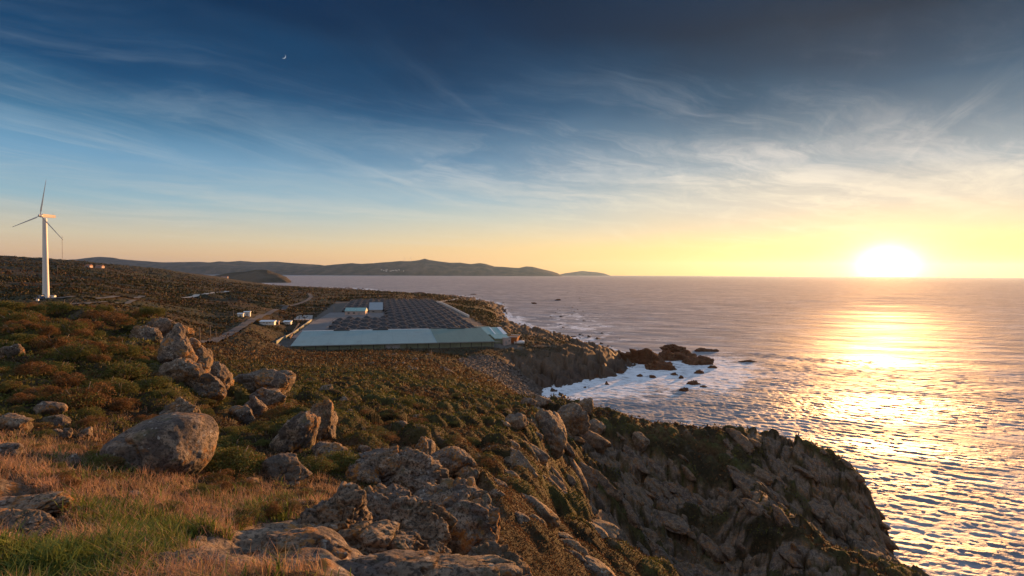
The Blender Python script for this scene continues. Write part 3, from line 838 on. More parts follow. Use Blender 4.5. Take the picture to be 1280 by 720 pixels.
sidx = np.arange(SX.size).reshape(SX.shape)
sq = np.stack([sidx[:-1, :-1], sidx[1:, :-1], sidx[1:, 1:], sidx[:-1, 1:]], -1).reshape(-1, 4)
skeep = (gz[:-1, :-1] < 6).ravel()
sme = mesh_np('sea', np.stack([SX, SY, SZ], -1).reshape(-1, 3), sq[skeep])
fattr(sme, 'foam', foam)


def sea_material():
    m = D.materials.new('sea water')
    m.use_nodes = True
    n = NT(m.node_tree)
    p = n.pos()
    rot = n.n('ShaderNodeMapping')
    n.put(rot.inputs['Vector'], p)
    rot.inputs['Rotation'].default_value = (0, 0, R(25))
    rot.inputs['Scale'].default_value = (0.6, 1.0, 1.0)
    q = rot.outputs[0]
    w1 = n.noise(q, 0.55, 5, 0.6, 0.3)
    w2 = n.noise(q, 1.9, 4, 0.6, 0.2)
    w3 = n.noise(q, 0.10, 4, 0.55, 0.4)
    h = n.m('ADD', n.m('ADD', n.m('MULTIPLY', w1, 0.50), n.m('MULTIPLY', w2, 0.20)), n.m('ADD', n.m('MULTIPLY', w3, 1.5), n.m('MULTIPLY', n.noise(q, 0.035, 4, 0.6, 0.4), 3.0)))
    bmp = n.bump(h, 1.0, 1.0)
    patch = n.noise(n.vm('MULTIPLY', p, (0.5, 1, 1)), 0.012, 4)
    rough = n.m('ADD', 0.50, n.m('MULTIPLY', patch, 0.16))
    sp = n.n('ShaderNodeSeparateXYZ')
    n.put(sp.inputs[0], p)
    rough = n.m('ADD', rough, n.m('MULTIPLY', n.step(sp.outputs[1], 120, 1500), 0.34))
    cap = n.noise(n.vm('MULTIPLY', q, (0.5, 1.0, 1)), 0.085, 8, 0.68, 0.4)
    cap2 = n.noise(n.vm('MULTIPLY', q, (0.35, 1.0, 1)), 0.02, 5, 0.6, 0.3)
    rough = n.m('ADD', rough, n.m('MULTIPLY', n.m('SUBTRACT', cap2, 0.5), 0.7), clamp=True)
    wcol = n.ramp(n.m('ADD', n.m('MULTIPLY', cap, 0.7), n.m('MULTIPLY', cap2, 0.3)), [(0.36, (0.105, 0.125, 0.150)), (0.5, (0.205, 0.225, 0.255)), (0.62, (0.40, 0.42, 0.45))])
    wat = n.bsdf(wcol, rough, bmp, 0.5, IOR=1.333)
    fo = n.attr('foam')
    lace = n.noise(n.vm('ADD', n.vm('MULTIPLY', q, (0.7, 1.3, 1)), n.vm('SCALE', n.noise(p, 0.3, 3, out='Color'), scale=2.0)), 0.42, 9, 0.72)
    ff = n.step(n.m('ADD', fo, n.m('MULTIPLY', n.m('SUBTRACT', lace, 0.5), 2.9)), 0.46, 0.86)
    fcol = n.bsdf((0.76, 0.80, 0.84, 1), 0.7, n.bump(lace, 0.7, 0.5), 0.2)
    mx = n.n('ShaderNodeMixShader')
    n.put(mx.inputs[0], n.m('MULTIPLY', ff, 0.92))
    n.t.links.new(wat, mx.inputs[1])
    n.t.links.new(fcol, mx.inputs[2])
    n.out(mx.outputs[0])
    return m


tag(link('sea', sme, sea_material()), kind='structure')

# ------------------------------------------------------------------ hills across the bay
def ridge(name, pts, Yd, depth, base_z, amp, seed, col, mat):
    """a range of hills: crest given by (column, row) at distance Yd"""
    pxs = np.linspace(pts[0][0], pts[-1][0], 260)
    pys = np.interp(pxs, [q[0] for q in pts], [q[1] for q in pts])
    xs = (pxs - 640) / FPX * Yd
    crest = np.array([P(a, b, Yd)[2] for a, b in zip(pxs, pys)])
    crest = np.maximum(crest, base_z - 5)
    t = np.linspace(-1, 1, 61)
    XX, TT = np.meshgrid(xs, t, indexing='ij')
    CR = np.repeat(crest[:, None], 61, 1)
    sh = np.cos(TT * math.pi / 2) ** 1.3
    YY = Yd + TT * depth + 0.25 * depth * fbm2(XX / (depth * 1.2), TT, 2, seed + 9)
    sc = depth * 0.22
    nn = fbm2(XX / sc, YY / sc, 5, seed)
    ZZ = base_z + (CR - base_z) * sh + amp * nn * (0.25 + 0.75 * (1 - sh)) * sstep(np.abs(TT), 1, .8)
    ii = np.arange(XX.size).reshape(XX.shape)
    qq = np.stack([ii[:-1, :-1], ii[1:, :-1], ii[1:, 1:], ii[:-1, 1:]], -1).reshape(-1, 4)
    mm = mesh_np(name, np.stack([XX * (YY / Yd), YY, ZZ], -1).reshape(-1, 3), qq)
    return tag(link(name, mm, mat), kind='structure')


def hill_material():
    m = D.materials.new('far hillside')
    m.use_nodes = True
    n = NT(m.node_tree)
    p = n.pos()
    a = n.noise(p, 0.004, 7, 0.6)
    c = n.ramp(a, [(0.35, (0.030, 0.032, 0.020)), (0.5, (0.070, 0.055, 0.035)), (0.65, (0.11, 0.085, 0.06))])
    n.out(n.bsdf(c, 0.95, n.bump(n.noise(p, 0.02, 6), 0.8, 12.0), 0.1))
    return m


M_HILL = hill_material()
ridge('hills', [(-500, 330), (-200, 322), (60, 326), (95, 324), (110, 322), (125, 321), (142, 322), (150, 324), (175, 326), (205, 328), (250, 327.2), (262, 328.2), (275, 326.8), (284, 327.6), (300, 326.2), (320, 327.6), (345, 327.2), (372, 329.5), (400, 331), (430, 337), (455, 345)], 21000, 1600, -6, 40, 101, None, M_HILL)
ridge('hills', [(-500, 335), (60, 335), (105, 329), (120, 328), (160, 328.8), (200, 330), (230, 330.5), (262, 329.6), (300, 331.5), (335, 332.2), (352, 330.5), (372, 329), (385, 331), (400, 333), (440, 338), (470, 345)], 19500, 1500, -6, 36, 107, None, M_HILL)
ridge('hills', [(318, 345), (345, 340.5), (372, 337.5), (395, 333), (420, 330.5), (440, 329), (452, 329.8), (470, 328.6), (486, 327.4), (500, 326), (512, 326.4), (524, 325), (531, 323.2), (537, 325), (548, 326.6), (562, 328.6), (575, 328.4), (588, 330.2), (600, 329), (608, 330), (618, 333), (632, 333.6), (648, 335), (658, 332.8), (666, 333.4), (680, 337), (690, 339.2), (697, 341.5), (703, 345.5)], 18000, 1500, -6, 34, 113, None, M_HILL)
ridge('hills', [(690, 345), (705, 341.8), (716, 340.2), (728, 338.6), (738, 339.6), (746, 340.2), (756, 342), (764, 345)], 26000, 900, -6, 16, 119, None, M_HILL)
ridge('headland', [(225, 352), (262, 346), (285, 341.5), (308, 339), (320, 337.2), (334, 337.6), (348, 342), (358, 346), (364, 351)], 3900, 420, -5, 20, 127, None, M_HILL)

# ------------------------------------------------------------------ plain materials
def paint(name, c, rough=0.6, var=0.25, scale=1.2, metal=0.0, spec=0.4, bump=0.0, streak=False):
    m = D.materials.new(name)
    m.use_nodes = True
    n = NT(m.node_tree)
    p = n.pos()
    q = n.vm('MULTIPLY', p, (1, 1, 0.25)) if streak else p
    a = n.noise(q, scale, 6, 0.65)
    dark = tuple(v * (1 - var) for v in c[:3]) + (1,)
    lite = tuple(min(1, v * (1 + var * 0.6)) for v in c[:3]) + (1,)
    col_ = n.ramp(a, [(0.3, dark), (0.7, lite)])
    nb = n.bump(a, bump, 0.1) if bump else None
    n.out(n.bsdf(col_, rough, nb, spec, metal))
    return m


def leaf_material(name, trans=0.0):
    m = D.materials.new(name)
    m.use_nodes = True
    n = NT(m.node_tree)
    c = n.attr('tint', 'Color')
    s1 = n.bsdf(c, 0.75, None, 0.25)
    if trans:
        tr = n.n('ShaderNodeBsdfTranslucent')
        n.put(tr.inputs[0], c)
        mx = n.n('ShaderNodeMixShader')
        mx.inputs[0].default_value = trans
        n.t.links.new(s1, mx.inputs[1])
        n.t.links.new(tr.outputs[0], mx.inputs[2])
        n.out(mx.outputs[0])
    else:
        n.out(s1)
    return m


M_LEAF = leaf_material('leaves', 0.2)
M_GRASS = leaf_material('grass blades', 0.3)
M_WHITE = paint('white paint', (0.72, 0.71, 0.69), 0.5, 0.12, 0.4, streak=True)
M_BLADE = paint('turbine blade', (0.66, 0.66, 0.66), 0.45, 0.08, 0.3)
M_GREYM = paint('grey metal', (0.30, 0.30, 0.30), 0.5, 0.3, 1.0)
M_WOOD = paint('weathered wood', (0.20, 0.15, 0.11), 0.85, 0.35, 3.0)
M_NET = paint('black shade net', (0.021, 0.022, 0.026), 0.6, 0.5, 0.35, spec=0.35)
M_RIM = paint('tank rim', (0.30, 0.28, 0.28), 0.6, 0.4, 0.6)
M_TANKW = paint('tank wall', (0.075, 0.072, 0.07), 0.7, 0.5, 0.3)
M_BROOF = paint('pale blue sheet roof', (0.36, 0.50, 0.56), 0.55, 0.10, 0.05)
M_GROOF = paint('green sheet roof', (0.135, 0.195, 0.165), 0.6, 0.16, 0.08)
M_GWALL = paint('green sheet wall', (0.20, 0.23, 0.16), 0.7, 0.25, 0.3, streak=True)
M_TROOF = paint('turquoise roof', (0.22, 0.38, 0.37), 0.55, 0.15, 0.3)
M_PINK = paint('pink render', (0.46, 0.36, 0.33), 0.8, 0.15, 0.5)
M_SKYL = paint('skylight sheet', (0.70, 0.74, 0.76), 0.4, 0.1, 0.5)
M_DARK = paint('dark opening', (0.03, 0.03, 0.035), 0.5, 0.3, 1.0)
M_RUST = paint('rusty orange steel', (0.42, 0.15, 0.045), 0.7, 0.35, 1.2)
M_CONC = paint('concrete', (0.30, 0.28, 0.26), 0.85, 0.25, 0.5)
M_ROAD = paint('worn asphalt', (0.075, 0.071, 0.07), 0.9, 0.25, 0.2)
M_TRACK = paint('pale track', (0.13, 0.115, 0.095), 0.95, 0.3, 0.15)
M_PALE = paint('bright gravel', (0.42, 0.39, 0.35), 0.9, 0.25, 0.15)
M_TILE = paint('red tile', (0.30, 0.13, 0.08), 0.8, 0.3, 0.8)
M_BLUE = paint('blue paint', (0.06, 0.11, 0.22), 0.5, 0.2, 1.0)

# ------------------------------------------------------------------ boulders
def voro3(p, seed):
    i0 = np.floor(p)
    f1 = np.full(len(p), 9.0)
    f2 = f1.copy()
    cid_ = np.zeros(len(p))
    for dx in (-1, 0, 1):
        for dy in (-1, 0, 1):
            for dz in (-1, 0, 1):
                j = i0 + np.array([dx, dy, dz])
                q = np.stack([_h(j[:, 0], j[:, 1], j[:, 2], seed + k_) for k_ in range(3)], 1)
                dd = np.linalg.norm(j + 0.05 + 0.9 * q - p, axis=1)
                nr_ = dd < f1
                f2 = np.where(nr_, f1, np.minimum(f2, dd))
                cid_ = np.where(nr_, _h(j[:, 0], j[:, 1], j[:, 2], seed + 9), cid_)
                f1 = np.where(nr_, dd, f1)
    return f1, f2, cid_


def rock_mesh(name, seed, size, sub=5, nplanes=16, rough=0.10, planes=None, p_=26.0, crack=None, block=0.075):
    r0 = np.random.default_rng(seed)
    bm = bmesh.new()
    bmesh.ops.create_icosphere(bm, subdivisions=sub, radius=1.0)
    bm.verts.ensure_lookup_table()
    d = np.array([v.co for v in bm.verts], float)
    fs = np.array([[v.index for v in f_.verts] for f_ in bm.faces])
    bm.free()
    d /= np.linalg.norm(d, axis=1)[:, None]
    nn = r0.normal(size=(nplanes, 3))
    nn /= np.linalg.norm(nn, axis=1)[:, None]
    off = r0.uniform(0.66, 1.0, nplanes)
    if planes is not None:
        pn = np.array([q[:3] for q in planes], float)
        po = np.array([q[3] for q in planes], float)
        pn /= np.linalg.norm(pn, axis=1)[:, None]
        nn, off = np.concatenate([nn, pn]), np.concatenate([off, po])
    dots = np.maximum(d @ nn.T, 1e-3)
    t = off[None, :] / dots
    rad = (np.sum(np.minimum(t, 50.0) ** -p_, 1) + 1.15 ** -p_) ** (-1 / p_)
    v = d * rad[:, None]
    s = np.array(size, float)
    w = v * s
    sc = float(np.mean(s))
    q = w / sc
    o = r0.uniform(0, 50, 3)
    disp = rough * fbm3(q * 1.9 + o, 5, seed, 0.55) + 0.45 * rough * fbm3(q * 9 + o, 3, seed + 5, 0.6)
    disp = disp + 0.6 * rough * (0.35 - np.abs(fbm3(q * 3.1 + o + 9, 3, seed + 8)) * 1.6)
    if block:
        ax_ = r0.normal(size=(3, 3))
        ax_, _ = np.linalg.qr(ax_)
        vq = (q + 0.10 * np.stack([fbm3(q * 2.5 + o + 7 * k_, 3, seed + 20 + k_) for k_ in range(3)], 1)) @ ax_ * np.array([1.0, 1.5, 0.75]) * 1.35
        b1, b2, bid = voro3(vq + o, seed + 31)
        c1_, c2_, cid2 = voro3(vq * 2.3 + o, seed + 37)
        disp = disp + block * (2.6 * (bid - 0.5) - 1.3 * sstep(b2 - b1, 0.10, 0.0)) + block * (1.0 * (cid2 - 0.5) - 0.5 * sstep(c2_ - c1_, 0.10, 0.0))
    if crack is not None:
        disp = disp - crack(v)
    w = w * (1 + disp)[:, None]
    return mesh_np(name, w, fs)


BOULD = []


def add_boulder(label, px, py, wpx, hpx, Yd, seed, depth=0.9, cat='boulder', name='boulder', mat=None, group=None, rz=0.0, tilt=0.0, sink=0.30, **kw):
    if Yd < 110 and cat != 'sea rock':
        q_ = hit(px, py + 0.42 * hpx, 3.0, 150)
        if 0.6 * Yd < q_.y < 1.5 * Yd and Yd > 8.5:
            Yd = q_.y
        BOULD.append((px, py, wpx, hpx, Yd))
    c = P(px, py, Yd)
    sx = wpx * Yd / FPX / 2
    sz = hpx * Yd / FPX / 2
    szz = sz * (1 + sink)
    me_ = rock_mesh(name, seed, (sx * 1.08, (sx + sz) * 0.5 * 1.05 * depth / 0.9, szz * 1.06), **kw)
    o = link(name, me_, mat or M_ROCK)
    o.location = (c.x, c.y + 0.0, c.z - sz * sink)
    o.rotation_euler = (0, tilt, rz)
    return tag(o, label, cat, group)


def big_crack(v):
    zc_ = 0.43 - 0.42 * np.clip((v[:, 0] + 0.22) / 0.30, 0, 1.2) ** 2 - 0.10 * np.clip(-0.22 - v[:, 0], 0, 1)
    f_ = v[:, 2] - zc_
    return 0.22 * np.exp(-(f_ / 0.045) ** 2) * (v[:, 1] < 0.15) * sstep(v[:, 0], -0.75, -0.5) * sstep(v[:, 0], 0.12, 0.02)


add_boulder('largest rounded granite boulder standing at the edge of the dry grass', 197, 553, 140, 78, 12, 41, depth=0.95, nplanes=9, p_=9.0, rough=0.05,
            planes=[(0.98, -0.15, 0.05, 0.80), (-0.08, 0.0, 1.0, 0.74), (-0.50, -0.15, 0.80, 0.66), (0.1, -0.95, 0.18, 0.70), (-0.75, -0.5, -0.1, 0.85)], crack=big_crack, block=0.0, sub=6)
add_boulder('pale boulder showing just behind the largest rounded boulder', 225, 511, 44, 26, 16.5, 42)
add_boulder('small pale stone lying left of the largest rounded boulder', 108, 540, 16, 12, 13.5, 43, cat='stone', name='stone', sub=4)
add_boulder('wide pale stone on top of two smaller stones in dry grass', 70, 526, 34, 15, 13, 44, cat='stone', name='stone', sub=4)
add_boulder('left of two small stones under a wide pale stone', 71, 541, 15, 11, 12.8, 45, cat='stone', name='stone', sub=4)
add_boulder('right of two small stones under a wide pale stone', 83, 541, 11, 13, 12.7, 46, cat='stone', name='stone', sub=4)
add_boulder('pale stone half hidden in brown grass above the stacked stones', 60, 510, 36, 20, 15.5, 47, cat='stone', name='stone', sub=4)
add_boulder('flat tan stone at the very left of the grass slope', 12, 562, 34, 20, 10.5, 48, cat='stone', name='stone', sub=4)
add_boulder('low tan stone beside gorse near the top left bushes', 13, 438, 32, 16, 24, 49, cat='stone', name='stone', sub=4)
add_boulder('flat rock at the left edge under dark green bushes', 16, 527, 44, 20, 13.8, 50, cat='stone', name='stone', sub=4)
# the tor on the shoulder of the left hill
add_boulder('orange lit crag capping the shoulder of the bushy hill', 206, 412, 52, 36, 41, 51, nplanes=20, rough=0.1, block=0.11)
add_boulder('grey lump of rock among bushes left of the orange crag', 180, 416, 36, 20, 40, 52)
add_boulder('upright grey slab standing left in the stacked tor', 221, 440, 40, 56, 34, 53, p_=9)
add_boulder('rounded block balanced on the right of the stacked tor', 247, 452, 34, 40, 33, 54, p_=8)
add_boulder('flat cap stone leaning over the stacked tor', 240, 433, 38, 22, 35, 55, tilt=0.25, p_=9)
add_boulder('tan sunlit block at the foot of the stacked tor', 230, 464, 44, 42, 32.5, 56)
add_boulder('orange rock under the rounded block of the tor', 252, 480, 58, 32, 31.5, 57)
add_boulder('brown rock ending the tor on its lower right', 270, 476, 30, 36, 32, 58)
add_boulder('broad tan outcrop between heath cushions right of the tor', 333, 477, 66, 38, 36, 59, nplanes=20)
add_boulder('dark low rock below the broad tan outcrop', 338, 493, 44, 18, 35, 60, sub=4)
add_boulder('small upright rock with orange face in the mid slope heath', 317, 508, 24, 26, 27, 61, sub=4)
add_boulder('pale rock beside the small upright rock in the heath', 304, 516, 28, 20, 26, 62, sub=4)
add_boulder('leaning rock slab with orange lichen on its lower right', 374, 536, 46, 66, 24, 63, tilt=0.6, p_=10, nplanes=18)
add_boulder('narrow upright rock right of the leaning slab', 403, 525, 30, 50, 26, 64, tilt=0.2)
add_boulder('small grey stone below the leaning slab in heath', 404, 559, 34, 18, 21, 65, cat='stone', name='stone', sub=4)
add_boulder('stone with a rounded top left of the layered rocks', 414, 569, 36, 24, 19, 66, cat='stone', name='stone', sub=4)
add_boulder('long layered pale rock above the big craggy outcrop', 488, 584, 112, 46, 17, 67, tilt=0.22, nplanes=18, rough=0.12, sub=6, block=0.1, sink=0.5)
add_boulder('rounded brown rock in front of the long layered rock', 455, 591, 44, 28, 15.5, 68, p_=9)
add_boulder('upright standing stone with an orange right side', 531, 562, 28, 38, 22, 69, p_=11)
add_boulder('round pale boulder right of the upright standing stone', 568, 570, 56, 36, 22.5, 70, p_=8)
add_boulder('small stone left of the upright standing stone', 510, 564, 12, 8, 23, 71, cat='stone', name='stone', sub=4)
add_boulder('flat rock lying under the round pale boulder', 581, 590, 30, 15, 20, 72, sub=4)
add_boulder('small pale rock behind the long layered rock', 455, 563, 18, 14, 20, 73, sub=4)
# the big outcrop in front and the ledges below it
add_boulder('big craggy outcrop with an overhanging right side', 566, 645, 150, 100, 12.5, 74, depth=1.0, nplanes=22, rough=0.15, sub=6, p_=16, block=0.09, sink=0.4,
            planes=[(0.9, -0.2, -0.25, 0.72), (-0.35, -0.1, 0.9, 0.62)])
add_boulder('pale rough ledge on the left of the big craggy outcrop', 500, 638, 100, 62, 12, 75, nplanes=20, rough=0.15, sub=6, block=0.1, sink=0.5)
add_boulder('tan rock in front of the big craggy outcrop', 525, 672, 84, 50, 10.2, 76, nplanes=18, rough=0.15, sub=6, block=0.1, sink=0.5)
add_boulder('craggy orange topped rock left of the big outcrop', 422, 638, 72, 62, 9, 77, nplanes=18, rough=0.16, tilt=-.2, sub=6, block=0.12, sink=0.5)
add_boulder('sloping tan rock below the craggy orange topped rock', 458, 672, 120, 56, 8.2, 78, nplanes=16, rough=0.14, sub=6, block=0.1, sink=0.6)
add_boulder('low rock between the ledge and the orange topped rock', 470, 634, 70, 40, 11, 79, rough=0.15, block=0.1, sink=0.5)
add_boulder('long lichen covered slab along the bottom of the view', 470, 724, 330, 78, 5.6, 80, depth=0.45, nplanes=16, rough=0.10, sub=6, p_=12, block=0.05)
add_boulder('lichen crusted slab left of the long bottom slab', 270, 716, 190, 48, 5.2, 81, depth=0.6, nplanes=14, rough=0.11, sub=6, p_=12, block=0.05)
add_boulder('low pale rock step above the bottom slabs', 372, 679, 110, 30, 6.4, 82, depth=0.8, nplanes=14, rough=0.09)
add_boulder('broken end rock right of the long bottom slab', 612, 708, 90, 44, 7.2, 83, nplanes=16, rough=0.15, tilt=.3, sub=6)
add_boulder('orange lichened ledge at the left edge of the foreground', 34, 632, 110, 26, 7.2, 84, depth=0.8, rough=0.11, sub=6, p_=12)
add_boulder('layered pale ledge under the orange lichened ledge', 24, 662, 84, 40, 6.5, 85, depth=0.8, rough=0.12, sub=6, p_=12)
add_boulder('mossy tan knoll of rock right of the dark gorse bush', 352, 586, 70, 32, 12.5, 86, rough=0.08)
# rocks on the brow above the cove
add_boulder('tallest grey boulder of the group above the cove', 688, 538, 50, 50, 84, 87, p_=10)
add_boulder('grey boulder left in the group above the cove', 664, 520, 36, 36, 88, 88, p_=10)
add_boulder('sharp grey boulder right in the group above the cove', 713, 522, 40, 38, 87, 89, p_=10)
add_boulder('round grey boulder at the right end of the cove group', 732, 510, 24, 26, 93, 90, p_=8)
add_boulder('small grey rock on top of the cove group', 678, 501, 26, 14, 95, 91, sub=4)
add_boulder('pale rock low in front of the cove group', 646, 527, 28, 18, 80, 92, sub=4)
add_boulder('rock lying right below the sharp boulder of the cove group', 745, 534, 28, 16, 82, 93, sub=4)
add_boulder('grey stone on the skyline left of the cove group', 660, 502, 20, 10, 98, 94, sub=4)
add_boulder('pinkish boulder alone on the grassy brow', 800, 548, 20, 22, 78, 95, p_=9)

# rocks standing in the sea
SEA_ROCKS = [
    ('long brown rock of the headland reef with a flat top', 806, 453, 66, 27, 388, 1.0), ('brown rock with foam at its foot in the middle of the reef', 848, 447, 46, 19, 405, 0.9),
    ('humped dark rock at the seaward end of the reef', 866, 455, 46, 20, 385, 0.9), ('low dark rock in front of the long reef rock', 826, 461, 44, 18, 362, 0.9),
    ('dark rock joining the headland to the reef', 784, 452, 36, 26, 396, 0.9), ('far low rock beyond the end of the reef', 881, 439, 32, 8, 445, 0.7),
    ('pointed rock awash in the cove mouth', 866, 481, 18, 12, 312, 0.9), ('flat rock awash left of the pointed rock', 854, 489, 15, 8, 293, 0.9),
    ('thin rock awash right of the pointed rock', 880, 484, 12, 4, 304, 0.8), ('small dark rock in the foam near the headland cliff', 760, 469, 12, 6, 338, 0.8),
    ('small dark rock in the foam below the long reef rock', 800, 470, 9, 5, 334, 0.8), ('tiny rock showing through thick foam in the cove', 759, 481, 6, 7, 308, 0.8),
    ('small rock at the foot of the humped reef rock', 874, 466, 14, 7, 345, 0.8), ('flat reef far out beyond the farm shore', 592, 368.5, 10, 3.4, 1650, 1.0),
    ('low skerry off the far point left of the bay', 524, 366, 18, 2.2, 1780, 0.8), ('dark half tide rock alone in open water', 697, 375, 8, 2.6, 1300, 0.8),
    ('tiny rock close off the rough shore', 668, 379, 6, 2, 1150, 0.8), ('low rock off the shore behind the headland', 718, 422, 10, 4, 545, 0.8), ('low dark rock awash right of the reef', 935, 452, 22, 3, 392, 0.8), ('jagged rock filling the gap in the reef', 832, 449, 22, 20, 398, 0.9),
    ('low jagged rock on the seaward side of the reef', 845, 436, 30, 9, 440, 0.9), ('small rock awash below the middle of the reef', 815, 471, 8, 5, 330, 0.8),
    ('small rock awash left of the humped rock foot', 842, 468, 9, 5, 340, 0.8), ('very small rock between reef and pointed rock', 852, 472, 6, 4, 328, 0.8),
    ('rock sliver at the tip of the reef', 890, 459, 12, 5, 365, 0.8), ('dark rock in foam at the headland foot', 745, 472, 14, 7, 330, 0.8),
    ('squat rock in the foam right of the headland foot', 775, 466, 12, 7, 345, 0.8)]
for i, (lab, px, py, w_, h_, Yd, dp) in enumerate(SEA_ROCKS):
    add_boulder(lab, px, py, w_, h_, Yd, 300 + i, depth=dp, cat='sea rock', name='sea_rock', mat=M_WETROCK, nplanes=18, rough=0.26, sub=5 if w_ > 14 else 4, sink=0.35, block=0.11)

# loose rocks: a dozen shapes, many copies
VAR = [rock_mesh('rock', 500 + i, (1.0, 0.72 + 0.02 * i, 0.55 + 0.03 * (i % 5)), sub=4, nplanes=11 + i % 5, rough=0.08, p_=12) for i in range(12)]
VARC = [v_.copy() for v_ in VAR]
for v_ in VAR:
    v_.materials.append(M_ROCK)
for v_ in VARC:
    v_.materials.append(M_CLIFF_SHADE)


def loose(num, pick, sizes, label, group, seed, name='rock', cat='rock', stretch=1.0, yaw=None, bury=0.3, pitch=0.25, mat=0):
    rr = np.random.default_rng(seed)
    got, tries = [], 0
    while len(got) < num and tries < 60000:
        tries += 1
        px_, Yd = pick(rr)
        x = (px_ - 640) / FPX * Yd
        i = int(np.clip(np.searchsorted(AZ, math.atan2(x, Yd)) - 1, 0, NA - 2))
        j = int(np.clip(np.searchsorted(RR, math.hypot(x, Yd)) - 1, 0, NR - 2))
        if ZT[i, j] < 1.0 or farm[i, j] > 0.02:
            continue
        s = sizes[0] * (sizes[1] / sizes[0]) ** (rr.random() ** 1.6)
        if any((x - g_[0]) ** 2 + (Yd - g_[1]) ** 2 < (0.8 * (s + g_[2])) ** 2 for g_ in got):
            continue
        if rr.random() > 0.45 + rock[i, j]:
            continue
        got.append((x, Yd, s))
        o = D.objects.new(name, (VARC if mat else VAR)[rr.integers(12)])
        COL.objects.link(o)
        st = stretch * rr.uniform(0.8, 1.2)
        o.scale = (s * st, s * rr.uniform(0.8, 1.1), s * rr.uniform(0.75, 1.2))
        yw = rr.uniform(0, 6.28) if yaw is None else yaw + rr.normal(0, 0.3)
        o.rotation_euler = (rr.normal(0, 0.25), rr.normal(pitch if yaw is not None else 0, 0.18), yw)
        o.location = (x, Yd, ZT[i, j] - s * bury + 0.1 * s)
        tag(o, label, cat, group)


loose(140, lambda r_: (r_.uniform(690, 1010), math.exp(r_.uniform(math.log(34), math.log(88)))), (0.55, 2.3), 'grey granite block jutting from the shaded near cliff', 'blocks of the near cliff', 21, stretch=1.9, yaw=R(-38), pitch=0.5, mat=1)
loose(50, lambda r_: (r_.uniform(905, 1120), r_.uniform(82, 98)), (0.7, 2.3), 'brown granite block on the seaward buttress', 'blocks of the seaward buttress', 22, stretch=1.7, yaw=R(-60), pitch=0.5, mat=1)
loose(50, lambda r_: (r_.uniform(590, 760), math.exp(r_.uniform(math.log(18), math.log(60)))), (0.25, 1.0), 'pale loose rock in heath below the big outcrop', 'loose rocks in the heath below the outcrop', 23, stretch=1.3, yaw=R(-30))
loose(40, lambda r_: (r_.uniform(460, 625), math.exp(r_.uniform(math.log(120), math.log(285)))), (0.8, 2.6), 'pale rock scattered on the brown slope above the cove beach', 'rocks on the slope above the beach', 24)
loose(20, lambda r_: (r_.uniform(300, 560), math.exp(r_.uniform(math.log(26), math.log(70)))), (0.2, 0.6), 'small pale rock in the heath between the tor and the cove', 'small rocks in the middle heath', 25)
loose(34, lambda r_: (r_.uniform(-30, 410), math.exp(r_.uniform(math.log(6.2), math.log(16)))), (0.07, 0.34), 'small stone half buried in the brown foreground grass', 'small stones in the brown grass', 26, name='stone', cat='stone')

# ------------------------------------------------------------------ heath, grass and gorse
def tri_cloud(cent, size, r0, up=0.6, slim=0.55):
    """one small leaf triangle round every centre"""
    n_ = len(cent)
    a = r0.normal(size=(n_, 3))
    a /= np.linalg.norm(a, axis=1)[:, None]
    b = r0.normal(size=(n_, 3))
    b[:, 2] += up
    b -= a * np.sum(a * b, 1)[:, None]
    b /= np.linalg.norm(b, axis=1)[:, None] + 1e-9
    s = size[:, None]
    v = np.empty((n_, 3, 3), np.float32)
    v[:, 0] = cent - a * s * slim * 0.5
    v[:, 1] = cent + a * s * slim * 0.5
    v[:, 2] = cent + b * s
    return v.reshape(-1, 3), np.arange(n_ * 3).reshape(-1, 3)


def sample_land(num, r0, r_lo, r_hi, power, az0=-43.5, az1=43.5):
    u = r0.random(num)
    lo, hi = r_lo ** -power, r_hi ** -power
    r_ = (lo + u * (hi - lo)) ** (-1 / power)
    a = R(az0) + (R(az1) - R(az0)) * r0.random(num)
    return np.sin(a) * r_, np.cos(a) * r_


def plot_at(x, y):
    return grid_at(x, y, plot)


